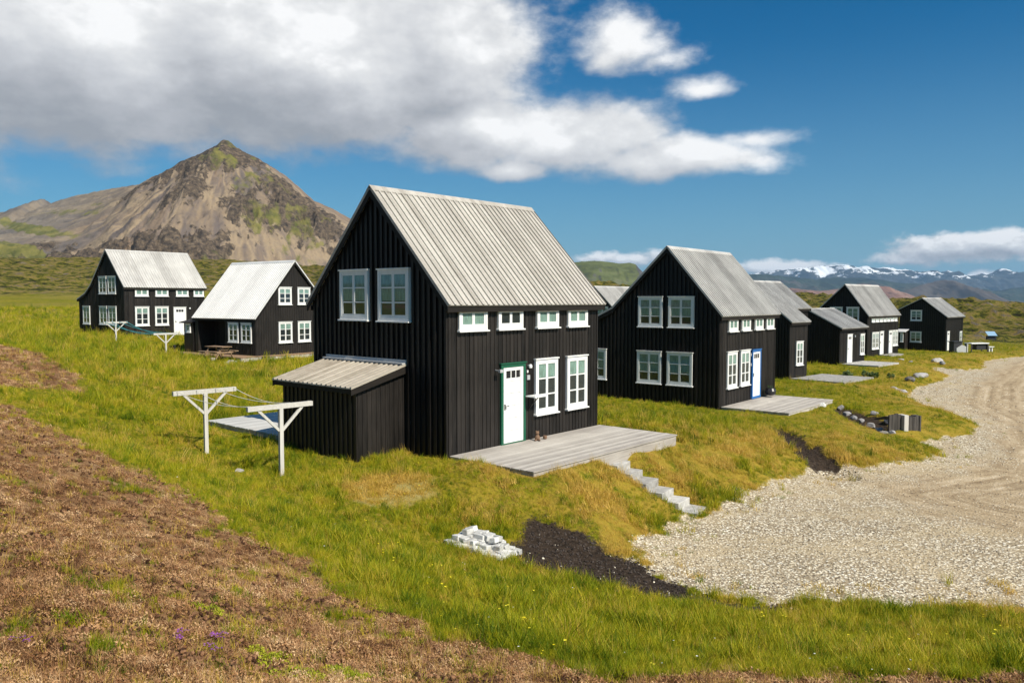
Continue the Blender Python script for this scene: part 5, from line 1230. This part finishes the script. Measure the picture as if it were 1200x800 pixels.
f = q.math('ADD', q.math('MULTIPLY', q.math('SUBTRACT', nz1, .5), .95), q.math('MULTIPLY', q.math('SUBTRACT', nz2, .5), .30))
f = q.math('ADD', q.math('MULTIPLY', f, q.math('SUBTRACT', 1, lowf)), q.math('MULTIPLY', q.math('MULTIPLY', q.math('SUBTRACT', nz3, .5), 1.5), lowf))
f = q.math('ADD', cur, f)
q.l(f, go.inputs[0])
sp = g.n('ShaderNodeSeparateXYZ'); g.l(dirv, sp.inputs[0])
AZ = g.math('ARCTAN2', sp.outputs[0], sp.outputs[1]); EL = g.math('ARCSINE', sp.outputs[2])
cb_ = g.n('ShaderNodeCombineXYZ'); g.l(AZ, cb_.inputs[0]); g.l(EL, cb_.inputs[1]); pp = cb_.outputs[0]
def cf(v):
    n_ = g.n('ShaderNodeGroup'); n_.node_tree = ng; g.l(v, n_.inputs[0]); return n_.outputs[0]
f0 = cf(pp); f1 = cf(g.vec('ADD', pp, (.012, .022, 0))); f2 = cf(g.vec('ADD', pp, (.035, .075, 0)))
LOW = g.step(EL, .13, .085); f3 = cf(g.vec('ADD', pp, (.003, .008, 0)))
mask = g.step(f0, -.03, .42)
# thicker towards the light = shaded by what lies above it
hi = g.math('ADD', g.math('MULTIPLY', g.math('SUBTRACT', f0, f1), .62), g.math('MULTIPLY', g.math('SUBTRACT', f0, f2), .42))
lo = g.math('MULTIPLY', g.math('SUBTRACT', f0, f3), 1.1)
lit = g.math('ADD', .47, g.math('ADD', g.math('MULTIPLY', hi, g.math('SUBTRACT', 1, LOW)), g.math('MULTIPLY', lo, LOW)))
lit = g.math('ADD', lit, g.math('MULTIPLY', g.math('SUBTRACT', g.noise(g.vec('MULTIPLY', pp, (1, 1.8, 1)), 5, 6, .5),   .5), .55))
lit = g.math('ADD', lit, g.math('MULTIPLY', g.step(EL, .20, .33), .06))
lit = g.math('ADD', lit, g.math('MULTIPLY', g.step(AZ, -.30, .08), .12), clamp=True)
cc = g.ramp(lit, [(.0, (.27, .285, .31)), (.3, (.37, .38, .405)), (.6, (.50, .51, .53)), (.85, (.64, .645, .65)), (1.0, (.78, .78, .78))])
skyc = g.vec('MULTIPLY', sky.outputs[0], (.036, .063, .076))
hs_ = g.n('ShaderNodeHueSaturation'); hs_.inputs['Saturation'].default_value = 1.3; g.l(skyc, hs_.inputs['Color'])
lowsky = g.math('MULTIPLY', g.step(EL, .34, -.02), .50)
skyfin = g.mix(lowsky, g.vec('MULTIPLY', hs_.outputs[0], (.60, .84, .86)), (.25, .41, .53))
final = g.mix(g.math('MULTIPLY', mask, g.step(EL, -.02, .0)), skyfin, cc)
g.l(final, bg.inputs[0]); bg.inputs[1].default_value = 1.0
wd.cycles.sampling_method = 'MANUAL'; wd.cycles.sample_map_resolution = 512

vs = sc.view_settings; vs.view_transform = 'Standard'; vs.look = 'None'; vs.exposure = 0.38; vs.gamma = 1
sc.cycles.max_bounces = 5; sc.cycles.diffuse_bounces = 2; sc.cycles.glossy_bounces = 2; sc.cycles.transparent_max_bounces = 8; sc.cycles.volume_bounces = 0; sc.cycles.use_denoising = True; sc.cycles.denoising_prefilter = 'ACCURATE'; sc.cycles.denoising_input_passes = 'RGB_ALBEDO_NORMAL'; sc.cycles.sample_clamp_direct = 6; sc.cycles.sample_clamp_indirect = 2
